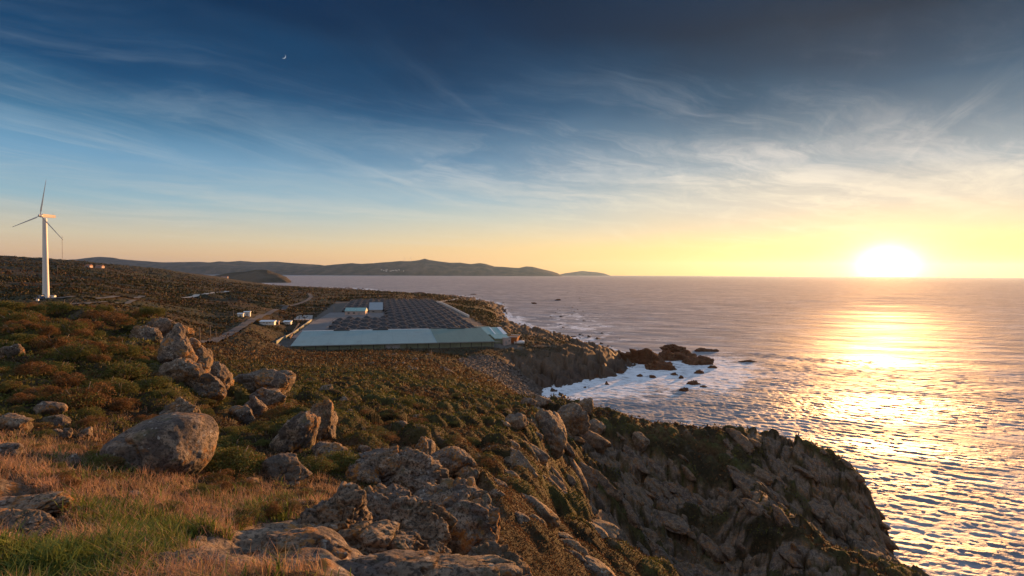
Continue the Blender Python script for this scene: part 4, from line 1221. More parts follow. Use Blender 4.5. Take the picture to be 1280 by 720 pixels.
def heath():
    r0 = np.random.default_rng(12)
    x, y = sample_land(620000, r0, 6.0, 330, 0.45)
    rk = grid_at(x, y, rock)
    pb = grid_at(x, y, pebble)
    fm = plot_at(x, y)
    zz = grid_at(x, y)
    cu = grid_at(x, y, cushion_attr)
    px_ = 640 + FPX * x / y
    dens = (1 - sstep(rk, 0.25, 0.6)) * (1 - pb) * (1 - fm) * (zz > 5)
    dens *= np.where((y < 13) & (px_ < 430), 0.25, 1.0)
    ci = grid_at(x, y, cid)
    nA = fbm2(x / 3.2, y / 3.2, 3, 201)
    nB = fbm2(x / 14, y / 14, 3, 207)
    nC = fbm2(x / 0.8, y / 0.8, 2, 211)
    dens *= 0.35 + 0.65 * sstep(cu, 0.05, 0.4)
    keep_ = r0.random(len(x)) < dens
    x, y, zz, cu, nA, nB, nC, px_, ci = [q[keep_] for q in (x, y, zz, cu, nA, nB, nC, px_, ci)]
    r_ = np.hypot(x, y)
    s = np.clip(0.0034 * r_, 0.03, 0.7) * r0.uniform(0.6, 1.5, len(x))
    cent = np.stack([x + r0.normal(0, 1, len(x)) * s * .3, y, zz + s * r0.uniform(-0.1, 0.9, len(x))], 1)
    v, f_ = tri_cloud(cent, s, r0, 0.9)
    green = sstep(0.55 * cu + 0.25 * nA + 0.55 * nB + 0.5 * (ci - 0.5) + 0.15 * nC - 0.10 + 0.12 * r0.normal(size=len(x)), 0.05, 0.35)
    green *= sstep(np.log(r_), math.log(190), math.log(80)) * 0.85 + 0.15
    rust = sstep(nC + nA * 0.8 + 0.5 * r0.normal(size=len(x)), 0.1, 0.9)
    g = np.array([0.048, 0.050, 0.008]) + r0.random((len(x), 1)) * np.array([0.062, 0.058, 0.012])
    b = np.array([0.060, 0.034, 0.015]) + rust[:, None] * np.array([0.135, 0.062, 0.022])
    b *= (0.55 + 0.9 * ((ci * 7.3) % 1))[:, None]
    g *= (0.75 + 0.7 * ((ci * 5.1) % 1))[:, None]
    c = b * (1 - green[:, None]) + g * green[:, None]
    me_ = mesh_np('heath', v, f_, False)
    cattr(me_, 'tint', np.repeat(c, 3, 0))
    tag(link('heath', me_, M_LEAF), 'low cushions of heath and rough grass over the slope', 'heath', kind='stuff')


heath()


def scrub():
    r0 = np.random.default_rng(19)
    x, y = sample_land(330000, r0, 230, 1900, 0.25, -43.5, 6)
    zz = grid_at(x, y)
    px_ = 640 + FPX * x / y
    r_ = np.hypot(x, y)
    big_ = fbm2(x / 60, y / 38, 4, 261)
    lines = np.abs(fbm2(x / 140 + 3, y / 70, 3, 271))
    med_ = fbm2(x / 17, y / 13, 3, 281)
    field = (px_ > 296) & (px_ < 372) & (y > 290) & (y < 420)
    dens = (zz > 4) * (1 - plot_at(x, y)) * np.clip(0.30 + 1.3 * big_ + 0.9 * med_ + 0.8 * (lines < 0.05) - 0.25 * field, 0.04, 1) * (1 - np.clip(grid_at(x, y, rock), 0, 1))
    keep_ = (r0.random(len(x)) < dens)
    x, y, zz, r_, big_, med_ = [q[keep_] for q in (x, y, zz, r_, big_, med_)]
    for pth in ROADLINES:
        for (ax, ay), (bx_, by_) in zip(pth[:-1], pth[1:]):
            tt = np.clip(((x - ax) * (bx_ - ax) + (y - ay) * (by_ - ay)) / ((bx_ - ax) ** 2 + (by_ - ay) ** 2 + 1e-6), 0, 1)
            dd = np.hypot(x - ax - tt * (bx_ - ax), y - ay - tt * (by_ - ay))
            ok = dd > 5.5
            x, y, zz, r_, big_, med_ = [q[ok] for q in (x, y, zz, r_, big_, med_)]
    s = np.clip(0.0026 * r_, 0.5, 2.6) * r0.uniform(0.5, 1.4, len(x))
    cent = np.stack([x, y, zz + s * r0.uniform(-0.3, 0.35, len(x))], 1)
    v, f_ = tri_cloud(cent, s, r0, 0.5, 0.9)
    rust = sstep(med_ - big_ * 0.7 + 0.35 * r0.normal(size=len(x)), 0.05, 0.5)[:, None]
    c = (np.array([0.014, 0.017, 0.006]) + r0.random((len(x), 1)) * np.array([0.022, 0.021, 0.006])) * (1 - rust) + rust * (np.array([0.036, 0.019, 0.008]) + r0.random((len(x), 1)) * np.array([0.055, 0.028, 0.011]))
    me_ = mesh_np('scrub', v, f_, False)
    cattr(me_, 'tint', np.repeat(c, 3, 0))
    tag(link('scrub', me_, M_LEAF), 'dark gorse scrub and bracken over the far plain', 'scrub', kind='stuff')


def pebbles():
    r0 = np.random.default_rng(23)
    x, y = sample_land(60000, r0, 225, 330, 0.5, -7, 5)
    ok = (grid_at(x, y, pebble) > 0.45 + 0.3 * r0.random(len(x))) & (grid_at(x, y) > -0.5)
    x, y = x[ok], y[ok]
    z = grid_at(x, y)
    bm = bmesh.new()
    bmesh.ops.create_icosphere(bm, subdivisions=1, radius=1.0)
    bm.verts.ensure_lookup_table()
    d = np.array([q.co for q in bm.verts])
    fs = np.array([[q.index for q in f_.verts] for f_ in bm.faces])
    bm.free()
    n_ = len(x)
    s = 0.22 * (5.0 ** (r0.random(n_) ** 2.5))
    sc = s[:, None] * r0.uniform(0.6, 1.3, (n_, 3)) * np.array([1, 1, 0.7])
    th = r0.uniform(0, 6.28, n_)
    p_ = d[None] * (1 + 0.25 * r0.normal(size=(n_, len(d), 1))) * sc[:, None, :]
    c_, s_ = np.cos(th)[:, None], np.sin(th)[:, None]
    v = np.stack([p_[:, :, 0] * c_ - p_[:, :, 1] * s_ + x[:, None], p_[:, :, 0] * s_ + p_[:, :, 1] * c_ + y[:, None], p_[:, :, 2] + (z + s * .15)[:, None]], -1)
    f_ = (fs[None] + (np.arange(n_) * len(d))[:, None, None]).reshape(-1, 3)
    me_ = mesh_np('pebbles', v.reshape(-1, 3), f_, False)
    t = (0.5 + 0.9 * r0.random((n_, 1))) * np.array([0.125, 0.098, 0.080])
    cattr(me_, 'tint', np.repeat(t, len(d), 0))
    m = D.materials.new('beach stone')
    m.use_nodes = True
    n = NT(m.node_tree)
    n.out(n.bsdf(n.mix(n.m('MULTIPLY', n.noise(n.pos(), 1.2, 5), 0.5), n.attr('tint', 'Color'), (0.05, 0.04, 0.035, 1)), 0.85))
    tag(link('pebbles', me_, m), 'grey brown pebbles and cobbles of the cove beach', 'pebbles', kind='stuff')


pebbles()


def blades(name, x, y, hgt, wid, colr, r0, lean=0.5, label=None, cat=None):
    n_ = len(x)
    z = grid_at(x, y) - 0.02
    th = r0.uniform(0, 2 * math.pi, n_)
    side = np.stack([np.cos(th), np.sin(th), 0 * th], 1)
    ld = r0.uniform(0, 2 * math.pi, n_)
    le = hgt * lean * r0.uniform(0.2, 1.3, n_)
    ldir = np.stack([np.cos(ld) - 0.25, np.sin(ld), 0 * ld], 1)
    base = np.stack([x, y, z], 1)
    mid_ = base + ldir * (le * 0.33)[:, None] + np.array([0, 0, 1.0]) * (hgt * 0.60)[:, None]
    tip = base + ldir * le[:, None] + np.array([0, 0, 1.0]) * (hgt * (1 - 0.25 * r0.random(n_)))[:, None]
    w = wid[:, None]
    v = np.stack([base - side * w, base + side * w, mid_ - side * w * 0.7, mid_ + side * w * 0.7, tip], 1)
    o = np.arange(n_)[:, None] * 5
    f_ = np.concatenate([o + np.array([[0, 1, 3]]), o + np.array([[0, 3, 2]]), o + np.array([[2, 3, 4]])])
    me_ = mesh_np(name, v.reshape(-1, 3), f_, False)
    c = np.repeat(colr, 5, 0).reshape(n_, 5, 3)
    cattr(me_, 'tint', c.reshape(-1, 3))
    return tag(link(name, me_, M_GRASS), label, cat, kind='stuff')


def tufts(r0, num, per, pick, spread):
    xs, ys, ks = [], [], []
    i = 0
    while i < num:
        px_, Yd = pick(r0)
        x = (px_ - 640) / FPX * Yd
        k_ = r0.integers(per[0], per[1])
        sp = spread * r0.uniform(0.6, 1.5)
        xs.append(x + r0.normal(0, sp, k_))
        ys.append(Yd + r0.normal(0, sp, k_))
        ks.append(np.full(k_, i))
        i += 1
    return np.concatenate(xs), np.concatenate(ys), np.concatenate(ks)


def grasses():
    r0 = np.random.default_rng(31)

    def green_here(x, y):
        px_ = 640 + FPX * x / y
        g = 1.3 * np.exp(-((px_ - 175) / 85) ** 2 - ((y - 6.9) / 1.0) ** 2) + 1.5 * np.exp(-((px_ - 40) / 130) ** 2 - ((y - 5.0) / 0.6) ** 2) \
            + 0.8 * np.exp(-((px_ - 330) / 50) ** 2 - ((y - 8.2) / 1.2) ** 2) + 0.7 * np.exp(-((px_ - 130) / 30) ** 2 - ((y - 11.5) / 1.0) ** 2) + 0.6 * np.exp(-((px_ - 70) / 60) ** 2 - ((y - 11.0) / 0.8) ** 2)
        return g + 0.55 * fbm2(x / 0.55, y / 0.55, 3, 231) - 0.12 + 0.4 * fbm2(x / 1.7, y / 1.7, 2, 239)
    # dry grass
    x, y, k_ = tufts(r0, 5200, (14, 30), lambda r_: (r_.uniform(-60, 470), 4.0 * (24.0 / 4.0) ** (r_.random() ** 1.25)), 0.09)
    rk = grid_at(x, y, rock)
    px_ = 640 + FPX * x / y
    dry = sstep(fbm2(x / 1.3, y / 1.3, 3, 241) + 0.35 + 0.5 * np.exp(-((y - 8.5) / 2.5) ** 2), 0.0, 0.4)
    ok = (rk < 0.55) & (green_here(x, y) < 0.55 + 0.5 * (r0.random(len(x)) < 0.35)) & (r0.random(len(x)) < dry * np.where(y > 12.5, 0.6 * sstep(fbm2(x / 2.2, y / 2.2, 2, 247), -0.1, 0.3), 1)) & (px_ < 400 + 60 * r0.random(len(x)))
    x, y, k_ = x[ok], y[ok], k_[ok]
    tr = np.random.default_rng(5).random((7000, 3))
    tone = tr[k_]
    c = np.array([0.36, 0.215, 0.140]) * (0.45 + 0.95 * tone[:, :1]) + np.array([0.10, 0.065, 0.035]) * r0.random((len(x), 1)) + np.array([0.02, 0.045, 0.0]) * (tone[:, 1:2] > 0.7)
    blades('dry_grass', x, y, r0.uniform(0.05, 0.22, len(x)) * (0.5 + 1.0 * tone[:, 2]), r0.uniform(0.0022, 0.0045, len(x)), c, r0, 0.75, 'wispy reddish brown dry grass in the foreground', 'grass')
    # green grass
    x, y, k_ = tufts(r0, 5200, (14, 26), lambda r_: (r_.uniform(-60, 420), 4.2 * (13.0 / 4.2) ** r_.random()), 0.07)
    ok = (green_here(x, y) > 0.50 + 0.25 * r0.normal(size=len(x))) & (grid_at(x, y, rock) < 0.6)
    x, y, k_ = x[ok], y[ok], k_[ok]
    tone = tr[k_]
    c = np.array([0.080, 0.115, 0.022]) * (0.55 + 0.8 * tone[:, :1]) + np.array([0.07, 0.065, 0.015]) * r0.random((len(x), 1))
    blades('green_grass', x, y, r0.uniform(0.06, 0.24, len(x)) * (0.6 + 0.8 * tone[:, 2]), r0.uniform(0.004, 0.011, len(x)), c, r0, 0.85, 'patches of fresh green grass in the foreground', 'grass')


grasses()


def bush_mesh(seed, brown, num=6500):
    r0 = np.random.default_rng(seed)
    nl = 16
    lc = r0.normal(size=(nl, 3))
    lc /= np.linalg.norm(lc, axis=1)[:, None]
    lc *= r0.uniform(0.35, 0.85, (nl, 1)) * np.array([1.0, 1.0, 0.75])
    lc[:, 2] = np.abs(lc[:, 2]) * 0.8 + 0.08
    lr = r0.uniform(0.26, 0.48, nl)
    kk = r0.integers(0, nl, num)
    d = r0.normal(size=(num, 3))
    d /= np.linalg.norm(d, axis=1)[:, None]
    d[:, 2] = np.where(d[:, 2] < -0.3, -d[:, 2], d[:, 2])
    rad = lr[kk] * (1 - 0.28 * r0.random(num) ** 2 + 0.10 * r0.random(num) ** 4)
    c = lc[kk] + d * rad[:, None]
    c += 0.06 * np.stack([fbm3(c * 3 + 5 * q, 3, seed + q) for q in range(3)], 1)
    ok = c[:, 2] > -0.15
    c, kk = c[ok], kk[ok]
    s = r0.uniform(0.035, 0.085, len(c))
    v, f_ = tri_cloud(c, s, r0, 0.8, 0.5)
    tone = r0.random(nl)[kk]
    isb = (r0.random(nl)[kk] < brown) | (r0.random(len(c)) < 0.10 + 0.35 * brown)
    g = np.array([0.042, 0.048, 0.009]) + 1.7 * (0.25 + tone[:, None] * 0.5 + 0.35 * r0.random((len(c), 1))) * np.array([0.055, 0.056, 0.014])
    b = np.array([0.085, 0.042, 0.014]) + 1.45 * (tone[:, None] * 0.5 + 0.5 * r0.random((len(c), 1))) * np.array([0.115, 0.058, 0.020])
    col_ = np.where(isb[:, None], b, g)
    me_ = mesh_np('foliage', v, f_, False)
    cattr(me_, 'tint', np.repeat(col_, 3, 0))
    me_.materials.append(M_LEAF)
    return me_


def bush_stems(seed):
    r0 = random.Random(seed)
    mb = MB()
    for i in range(9):
        a = r0.uniform(0, 6.28)
        rr_ = r0.uniform(0.3, 0.8)
        m_ = (rr_ * 0.45 * math.cos(a), rr_ * 0.45 * math.sin(a), r0.uniform(0.2, 0.35))
        e = (rr_ * math.cos(a), rr_ * math.sin(a), r0.uniform(0.45, 0.85))
        mb.tube((0.05 * math.cos(a), 0.05 * math.sin(a), -0.3), m_, 0.035, 0.024, 6)
        mb.tube(m_, e, 0.024, 0.008, 6)
    me_ = mb.mesh('stem', True)
    me_.materials.append(M_WOOD)
    return me_


BUSH = [(bush_mesh(600 + i, (0.02, 0.12, 0.3, 0.65)[i % 4]), bush_stems(640 + i)) for i in range(8)]


def add_bush(x, y, size, var, label, group=None, hs=0.75, rz=0.0, zoff=0.0):
    root = empty('gorse_bush', (x, y, ground(x, y) + 0.02 * size + zoff), rz)
    root.scale = (size, size, size * hs)
    tag(root, label, 'bush', group)
    for nm, me_ in (('foliage', BUSH[var][0]), ('stem', BUSH[var][1])):
        o = D.objects.new(nm, me_)
        COL.objects.link(o)
        o.parent = root


def bushes():
    rr = np.random.default_rng(77)
    kinds = ['dark green gorse bush', 'olive green gorse bush', 'green and brown gorse bush', 'rusty brown heather bush']
    got = []

    def spread(num, pick, smin, smax, where, group, hs=0.75, vs=range(8)):
        c = 0
        for _ in range(6000):
            if c >= num:
                break
            px_, Yd = pick()
            x = (px_ - 640) / FPX * Yd
            s = rr.uniform(smin, smax)
            if any((x - a) ** 2 + (Yd - b) ** 2 < (0.62 * (s + q)) ** 2 for a, b, q in got):
                continue
            if float(grid_at([x], [Yd], rock)[0]) > 0.4:
                continue
            zz_ = ground(x, Yd)
            row = HZ + FPX * (EYE - zz_ - 0.5 * s * hs) / Yd
            hr, hw = FPX * s * hs * 0.6 / Yd, FPX * s * 0.95 / Yd
            if any(Yd < q[4] + 0.5 and abs(px_ - q[0]) < 0.85 * (hw + q[2] / 2) and abs(row - q[1]) < hr + 0.42 * q[3] for q in BOULD):
                continue
            got.append((x, Yd, s))
            c += 1
            v_ = int(rr.choice(list(vs)))
            if vs == range(8) and rr.random() < 0.25:
                v_ = 3 + 4 * int(rr.random() < 0.5)
            add_bush(x, Yd, s, v_, kinds[v_ % 4] + ' ' + where, group + ', ' + kinds[v_ % 4].split(' gorse')[0].split(' heather')[0], hs * rr.uniform(0.8, 1.2), rr.uniform(0, 6.28))
    spread(80, lambda: (rr.uniform(-25, 196), rr.uniform(28, 43)), 0.5, 1.15, 'on the crest of the hill below the turbine', 'bushes on the crest of the left hill', 0.8)
    spread(75, lambda: (rr.uniform(-25, 215), rr.uniform(16.5, 28)), 0.35, 0.9, 'on the hillside above the largest rounded boulder', 'bushes on the left hillside', 0.85)
    spread(18, lambda: (rr.uniform(205, 330), rr.uniform(15, 27)), 0.35, 0.8, 'between the largest rounded boulder and the leaning slab', 'bushes right of the largest rounded boulder', 0.7, (0, 1, 4, 5, 2))
    spread(12, lambda: (rr.uniform(0, 130), rr.uniform(11.5, 16.5)), 0.25, 0.5, 'low among the brown grass and small stones', 'low bushes in the brown grass', 0.7)
    spread(60, lambda: (rr.uniform(330, 650), math.exp(rr.uniform(math.log(20), math.log(68)))), 0.35, 0.95, 'among heath cushions on the slope right of the tor', 'bushes on the middle slope', 0.6)
    spread(26, lambda: (rr.uniform(40, 430), rr.uniform(6.4, 11.5)), 0.14, 0.34, 'small and low in the dry foreground grass', 'small bushes in the foreground grass', 0.75)
    q = P(288, 572, 12.6)
    add_bush(q.x, q.y, 0.85, 0, 'large dark gorse bush filling the hollow right of the largest rounded boulder', None, 0.85)
    q = P(262, 560, 13.6)
    add_bush(q.x, q.y, 0.62, 4, 'dark bush pressed against the right end of the largest rounded boulder', None, 0.9)
    q = P(125, 560, 10.6)
    add_bush(q.x, q.y, 0.42, 1, 'low olive bush in front of the left end of the largest rounded boulder', None, 0.7)
    q = P(425, 588, 15.5)
    add_bush(q.x, q.y, 0.75, 0, 'dark green bush left of the rounded brown rock', None, 0.8)
    q = P(395, 590, 14.5)
    add_bush(q.x, q.y, 0.6, 5, 'low green bush above the craggy orange topped rock', None, 0.7)


bushes()

# ------------------------------------------------------------------ roads and paths draped over the land
def ribbon(name, pix, width, mat, lift=0.18, step=3.0):
    pts = [hit(a, b, 60) for a, b in pix]
    path = []
    for a, b in zip(pts[:-1], pts[1:]):
        k_ = max(2, int((b - a).length / step))
        path += [a.lerp(b, i / k_) for i in range(k_)]
    path.append(pts[-1])
    xy = np.array([(p_.x, p_.y) for p_ in path])
    for _ in range(6):
        xy[1:-1] = 0.25 * xy[:-2] + 0.5 * xy[1:-1] + 0.25 * xy[2:]
    ROADLINES.append(xy[::4])
    t = np.gradient(xy, axis=0)
    t /= np.linalg.norm(t, axis=1)[:, None] + 1e-9
    nrm = np.stack([-t[:, 1], t[:, 0]], 1)
    rows = []
    K = 5
    for j in range(K):
        q = xy + nrm * width * (j / (K - 1) - 0.5)
        z = grid_at(q[:, 0], q[:, 1])
        rows.append(np.stack([q[:, 0], q[:, 1], z], 1))
    V_ = np.stack(rows, 1)
    V_[:, :, 2] = V_[:, :, 2].max(1)[:, None] * 0.8 + V_[:, :, 2] * 0.2 + lift
    ii = np.arange(V_.shape[0] * K).reshape(-1, K)
    qq = np.stack([ii[:-1, :-1], ii[:-1, 1:], ii[1:, 1:], ii[1:, :-1]], -1).reshape(-1, 4)
    return tag(link(name, mesh_np(name, V_.reshape(-1, 3), qq), mat), kind='structure')


ROADLINES = []
ribbon('road', [(232, 432), (246, 431), (264, 429), (284, 419), (298, 411), (312, 404), (322, 400), (334, 394), (350, 388), (366, 382), (376, 379), (385, 375), (389, 371), (386, 367)], 5.2, M_ROAD, 0.25)
ribbon('track', [(-20, 379.5), (30, 379), (80, 379.5), (130, 378.5), (176, 376.5)], 3.2, M_TRACK, 0.25)
ribbon('track', [(72, 373.5), (110, 373), (150, 371.5), (178, 371)], 5, M_TRACK, 0.25)
ribbon('track', [(228, 373), (245, 370.5), (258, 367.5), (268, 366), (284, 364.5)], 6.5, M_PALE, 0.35)
ribbon('track', [(318, 402), (324, 403.5), (350, 404), (366, 404.5)], 4, M_TRACK, 0.25)
ribbon('track', [(545, 380), (556, 376.5), (566, 375), (572, 373.5)], 3.5, M_PALE, 0.4)
ribbon('track', [(352, 383), (372, 384), (392, 385)], 4, M_TRACK, 0.3)

scrub()

# ------------------------------------------------------------------ the wind turbine
tb = hit(57.5, 373, 150)
TB = Vector((tb.x, tb.y, tb.z - 0.3))
HUBZ = P(57, 270, tb.y)[2]
tur = empty('wind_turbine', TB)
tag(tur, 'tall white wind turbine standing on the plain at the left', 'wind turbine')
H_ = HUBZ - TB.z
mb = MB()
mb.lathe([(1.62, 0), (1.60, 0.4), (1.55, 4), (1.30, H_ * .5), (1.0, H_ - 1.3), (1.0, H_ - 1.25)], n=28)
o_ = mb.build('tower', M_WHITE, tur, True)
mb = MB().box((0, -1.66, 1.6), (0.9, 0.12, 2.1))
mb.build('door', M_GREYM, o_)
YAW = R(200)          # nacelle turned so that the rotor faces left and a little towards us
nac = empty('nacelle_head', (0, 0, H_), R(79))
nac.parent = tur
mb = MB()
# local axis: +x runs backwards from rotor to tail
mb.hexa([(-1.6, -0.9, -0.9), (5.6, -0.75, -0.5), (5.6, 0.75, -0.5), (-1.6, 0.9, -0.9)], [(-1.6, -0.85, 1.0), (5.6, -0.6, 0.95), (5.6, 0.6, 0.95), (-1.6, 0.85, 1.0)])
nm = mb.mesh('nacelle')
D.objects.remove(nac)
nac = link('nacelle', nm, paint('cream nacelle', (0.62, 0.52, 0.42), 0.5, 0.12, 0.5), tur)
nac.location = (0, 0, H_)
nac.rotation_euler = (0, 0, R(79))
MB().tube((4.6, 0, 0.95), (4.6, 0, 2.0), 0.05, 0.04, 6).tube((4.6, -0.4, 1.9), (4.6, 0.4, 1.9), 0.04, 0.04, 6).build('wind_vane', M_GREYM, nac)
hub = MB()
hub.tube((-1.6, 0, 0), (-3.0, 0, 0), 0.95, 0.75, 16).tube((-3.0, 0, 0), (-3.7, 0, 0), 0.75, 0.12, 16)
ho = hub.build('hub', M_BLADE, tur, True)
ho.location = (0, 0, H_)
ho.rotation_euler = (0, 0, R(79))
BL = 19.0
for kk_, ang in enumerate((-12.5, 107.5, -132.5)):
    vs, fs = [], []
    NB = 16
    for i in range(NB + 1):
        t = i / NB
        r_ = 0.6 + t * BL
        ch = 0.42 if t < 0.04 else (0.95 - 0.75 * (t - 0.12) if t > 0.12 else 0.42 + (t - 0.04) * 6.6)
        th = ch * (0.5 if t < 0.06 else 0.16)
        tw = R(18 * (1 - t))
        for (cx_, cy_) in ((-0.35, 0), (-0.1, 0.5), (0.25, 0.35), (0.65, 0), (0.25, -0.3), (-0.1, -0.4)):
            a_, b_ = cx_ * ch * 1.0, cy_ * th
            vs.append((b_ * math.cos(tw) - a_ * math.sin(tw), a_ * math.cos(tw) + b_ * math.sin(tw), r_))
    for i in range(NB):
        for j in range(6):
            fs.append((i * 6 + j, i * 6 + (j + 1) % 6, i * 6 + 6 + (j + 1) % 6, i * 6 + 6 + j))
    fs += [tuple(range(5, -1, -1)), tuple(range(NB * 6, NB * 6 + 6))]
    b = MB().add(vs, fs).build('blade', M_BLADE, tur, True)
    # blade root on the hub; local z out along the blade, rotor axis = local x of the nacelle
    b.matrix_local = Matrix.Translation((0, 0, H_)) @ Matrix.Rotation(R(79), 4, 'Z') @ Matrix.Translation((-2.4, 0, 0)) @ Matrix.Rotation(R(-ang), 4, 'X')
mb = MB()
mb.lathe([(5.2, -0.6), (5.2, 0.55), (4.9, 0.62), (0.2, 0.64)], n=28)
fo = mb.build('foundation', M_CONC, tur)
q = hit(51, 374.2, 150)
bx = empty('transformer_box', (q.x, q.y, ground(q.x, q.y)))
tag(bx, 'small blue transformer box at the left foot of the turbine', 'transformer box')
MB().box((0, 0, 1.0), (1.9, 1.5, 2.0)).build('cabinet', M_BLUE, bx)
MB().box((0, 0, 2.06), (2.1, 1.7, 0.12)).build('lid', M_GREYM, bx)
MB().box((0, -0.79, 1.0), (0.8, 0.06, 1.7)).build('door', M_GREYM, bx)
q = hit(66, 372.8, 150)
bx = empty('site_cabin', (q.x, q.y, ground(q.x, q.y)))
tag(bx, 'low white cabin at the right foot of the turbine', 'cabin')
MB().box((0, 0, 0.6), (2.6, 1.6, 1.2)).build('wall', M_WHITE, bx)
MB().hexa([(-1.4, -0.9, 1.2), (1.4, -0.9, 1.2), (1.4, 0.9, 1.2), (-1.4, 0.9, 1.2)], [(-1.4, -0.1, 1.7), (1.4, -0.1, 1.7), (1.4, 0.1, 1.7), (-1.4, 0.1, 1.7)]).build('roof', M_GREYM, bx)
q = hit(47, 376, 150)
o_ = MB().hexa([(-.7, -.5, -.2), (.7, -.5, -.2), (.7, .5, -.2), (-.7, .5, -.2)], [(-.5, -.35, .9), (.5, -.35, .9), (.5, .35, .9), (-.5, .35, .9)]).build('marker_block', M_WHITE)
o_.location = (q.x, q.y, ground(q.x, q.y))
tag(o_, 'small white concrete block beside the track near the turbine', 'concrete block')

# thin lattice mast on the skyline
q = hit(78, 322, 400)
mast = empty('lattice_mast', (q.x, q.y, ground(q.x, q.y) - 1))
tag(mast, 'thin lattice radio mast on the skyline behind the turbine', 'radio mast')
mh = P(78, 295, q.y)[2] - q.z
mb = MB()
NS = 14
ring = [[(1.3 * (1 - .4 * k_ / NS) * math.cos(a), 1.3 * (1 - .4 * k_ / NS) * math.sin(a), mh * k_ / NS) for a in (0.3, 2.4, 4.5)] for k_ in range(NS + 1)]
for c_ in range(3):
    for k_ in range(NS):
        mb.tube(ring[k_][c_], ring[k_ + 1][c_], 0.30, 0.30, 5)
mb.build('leg_frame', M_GREYM, mast)
mb = MB()
for k_ in range(NS):
    for c_ in range(3):
        mb.tube(ring[k_][c_], ring[k_ + 1][(c_ + 1) % 3], 0.18, 0.18, 4)
mb.build('bracing', M_GREYM, mast)
MB().tube((0, 0, mh), (0, 0, mh + 5), 0.10, 0.05, 6).build('antenna', M_GREYM, mast)

# far off turbines on the hills over the bay share the blades and tower of the near one, simplified
def far_turbine(px, py, h, Yd, ang, label):
    c = P(px, py, Yd)
    t = empty('wind_turbine', c)
    tag(t, label, 'wind turbine', 'wind turbines on the far hills')
    MB().lathe([(5.0, -40), (3.0, h)], n=8).build('tower', M_WHITE, t)
    m2 = MB().hexa([(-2, -4, h - 1), (2, -4, h - 1), (2, 5, h - 1), (-2, 5, h - 1)], [(-1.6, -4, h + 2.4), (1.6, -4, h + 2.4), (1.6, 5, h + 2.4), (-1.6, 5, h + 2.4)])
    m2.build('nacelle', M_WHITE, t)
    for k_ in range(3):
        a = R(ang + 120 * k_)
        e = Vector((math.sin(a), 0, math.cos(a)))
        s_ = Vector((math.cos(a), 0, -math.sin(a)))
        h0 = Vector((0, -5, h))
        MB().hexa([h0 - s_ * 1.5, h0 + s_ * 1.5, h0 + s_ * 1.5 + Vector((0, .8, 0)), h0 - s_ * 1.5 + Vector((0, .8, 0))],
                  [h0 + e * h * .5 - s_ * .5, h0 + e * h * .5 + s_ * .5, h0 + e * h * .5 + s_ * .5 + Vector((0, .4, 0)), h0 + e * h * .5 - s_ * .5 + Vector((0, .4, 0))]).build('blade', M_BLADE, t)


far_turbine(506, 326.4, 105, 17950, 20, 'left of the two tiny turbines on the highest far hill')
far_turbine(513, 326.4, 105, 17950, 75, 'right of the two tiny turbines on the highest far hill')

# ------------------------------------------------------------------ the fish farm
TH = R(13.0)
FU = Vector((math.cos(TH), math.sin(TH), 0))
FV = Vector((-math.sin(TH), math.cos(TH), 0))
FO = Vector(((365 - 640) / FPX * 311, 311, 0))


def F(u, v, z=0.0):
    return FO + FU * u + FV * v + Vector((0, 0, z))


def fground(u, v):
    p_ = F(u, v)
    return ground(p_.x, p_.y)


# the long low hall along the front
hall = empty('farm_hall', F(0, 0, 16.0), TH)
tag(hall, 'long low hall with a pale blue and green roof in front of the tanks', 'farm hall')
LU, LVd, EZ, BZ = 113.0, 47.0, 4.0, 7.2


def rz_(v):
    return EZ + (BZ - EZ) * v / LVd


def roof_piece(name, u0, u1, mat, z0=0.0):
    mb_ = MB()
    b4 = [(u0, -1.2, rz_(-1.2) + z0), (u1, -1.2, rz_(-1.2) + z0), (u1, LVd, rz_(LVd) + z0), (u0, LVd, rz_(LVd) + z0)]
    mb_.hexa(b4, [(a, b, c + 0.35) for a, b, c in b4])
    return mb_.build(name, mat, hall)


def seam_roof(name, base, seam):
    m = D.materials.new(name)
    m.use_nodes = True
    n = NT(m.node_tree)
    tc = n.n('ShaderNodeTexCoord').outputs['Object']
    sp = n.n('ShaderNodeSeparateXYZ')
    n.put(sp.inputs[0], tc)
    w = n.m('FRACT', n.m('DIVIDE', sp.outputs[1], 5.2))
    sh = n.m('FRACT', n.m('DIVIDE', sp.outputs[0], 9.0))
    a = n.noise(n.vm('MULTIPLY', tc, (1, .15, 1)), 0.25, 5, .6)
    c = n.mix(n.m('MULTIPLY', n.step(a, 0.35, 0.7), 0.5), base, seam)
    line = n.m('MAXIMUM', n.step(w, 0.10, 0.04), n.m('MULTIPLY', n.step(sh, 0.05, 0.02), 0.6))
    c = n.mix(n.m('MULTIPLY', line, 0.55), c, tuple(v * 0.55 for v in base[:3]) + (1,))
    st = n.step(n.noise(tc, 0.09, 6, .7), 0.52, 0.68)
    c = n.mix(n.m('MULTIPLY', st, 0.35), c, (0.16, 0.17, 0.16, 1))
    n.out(n.bsdf(c, 0.5, None, 0.4))
    return m


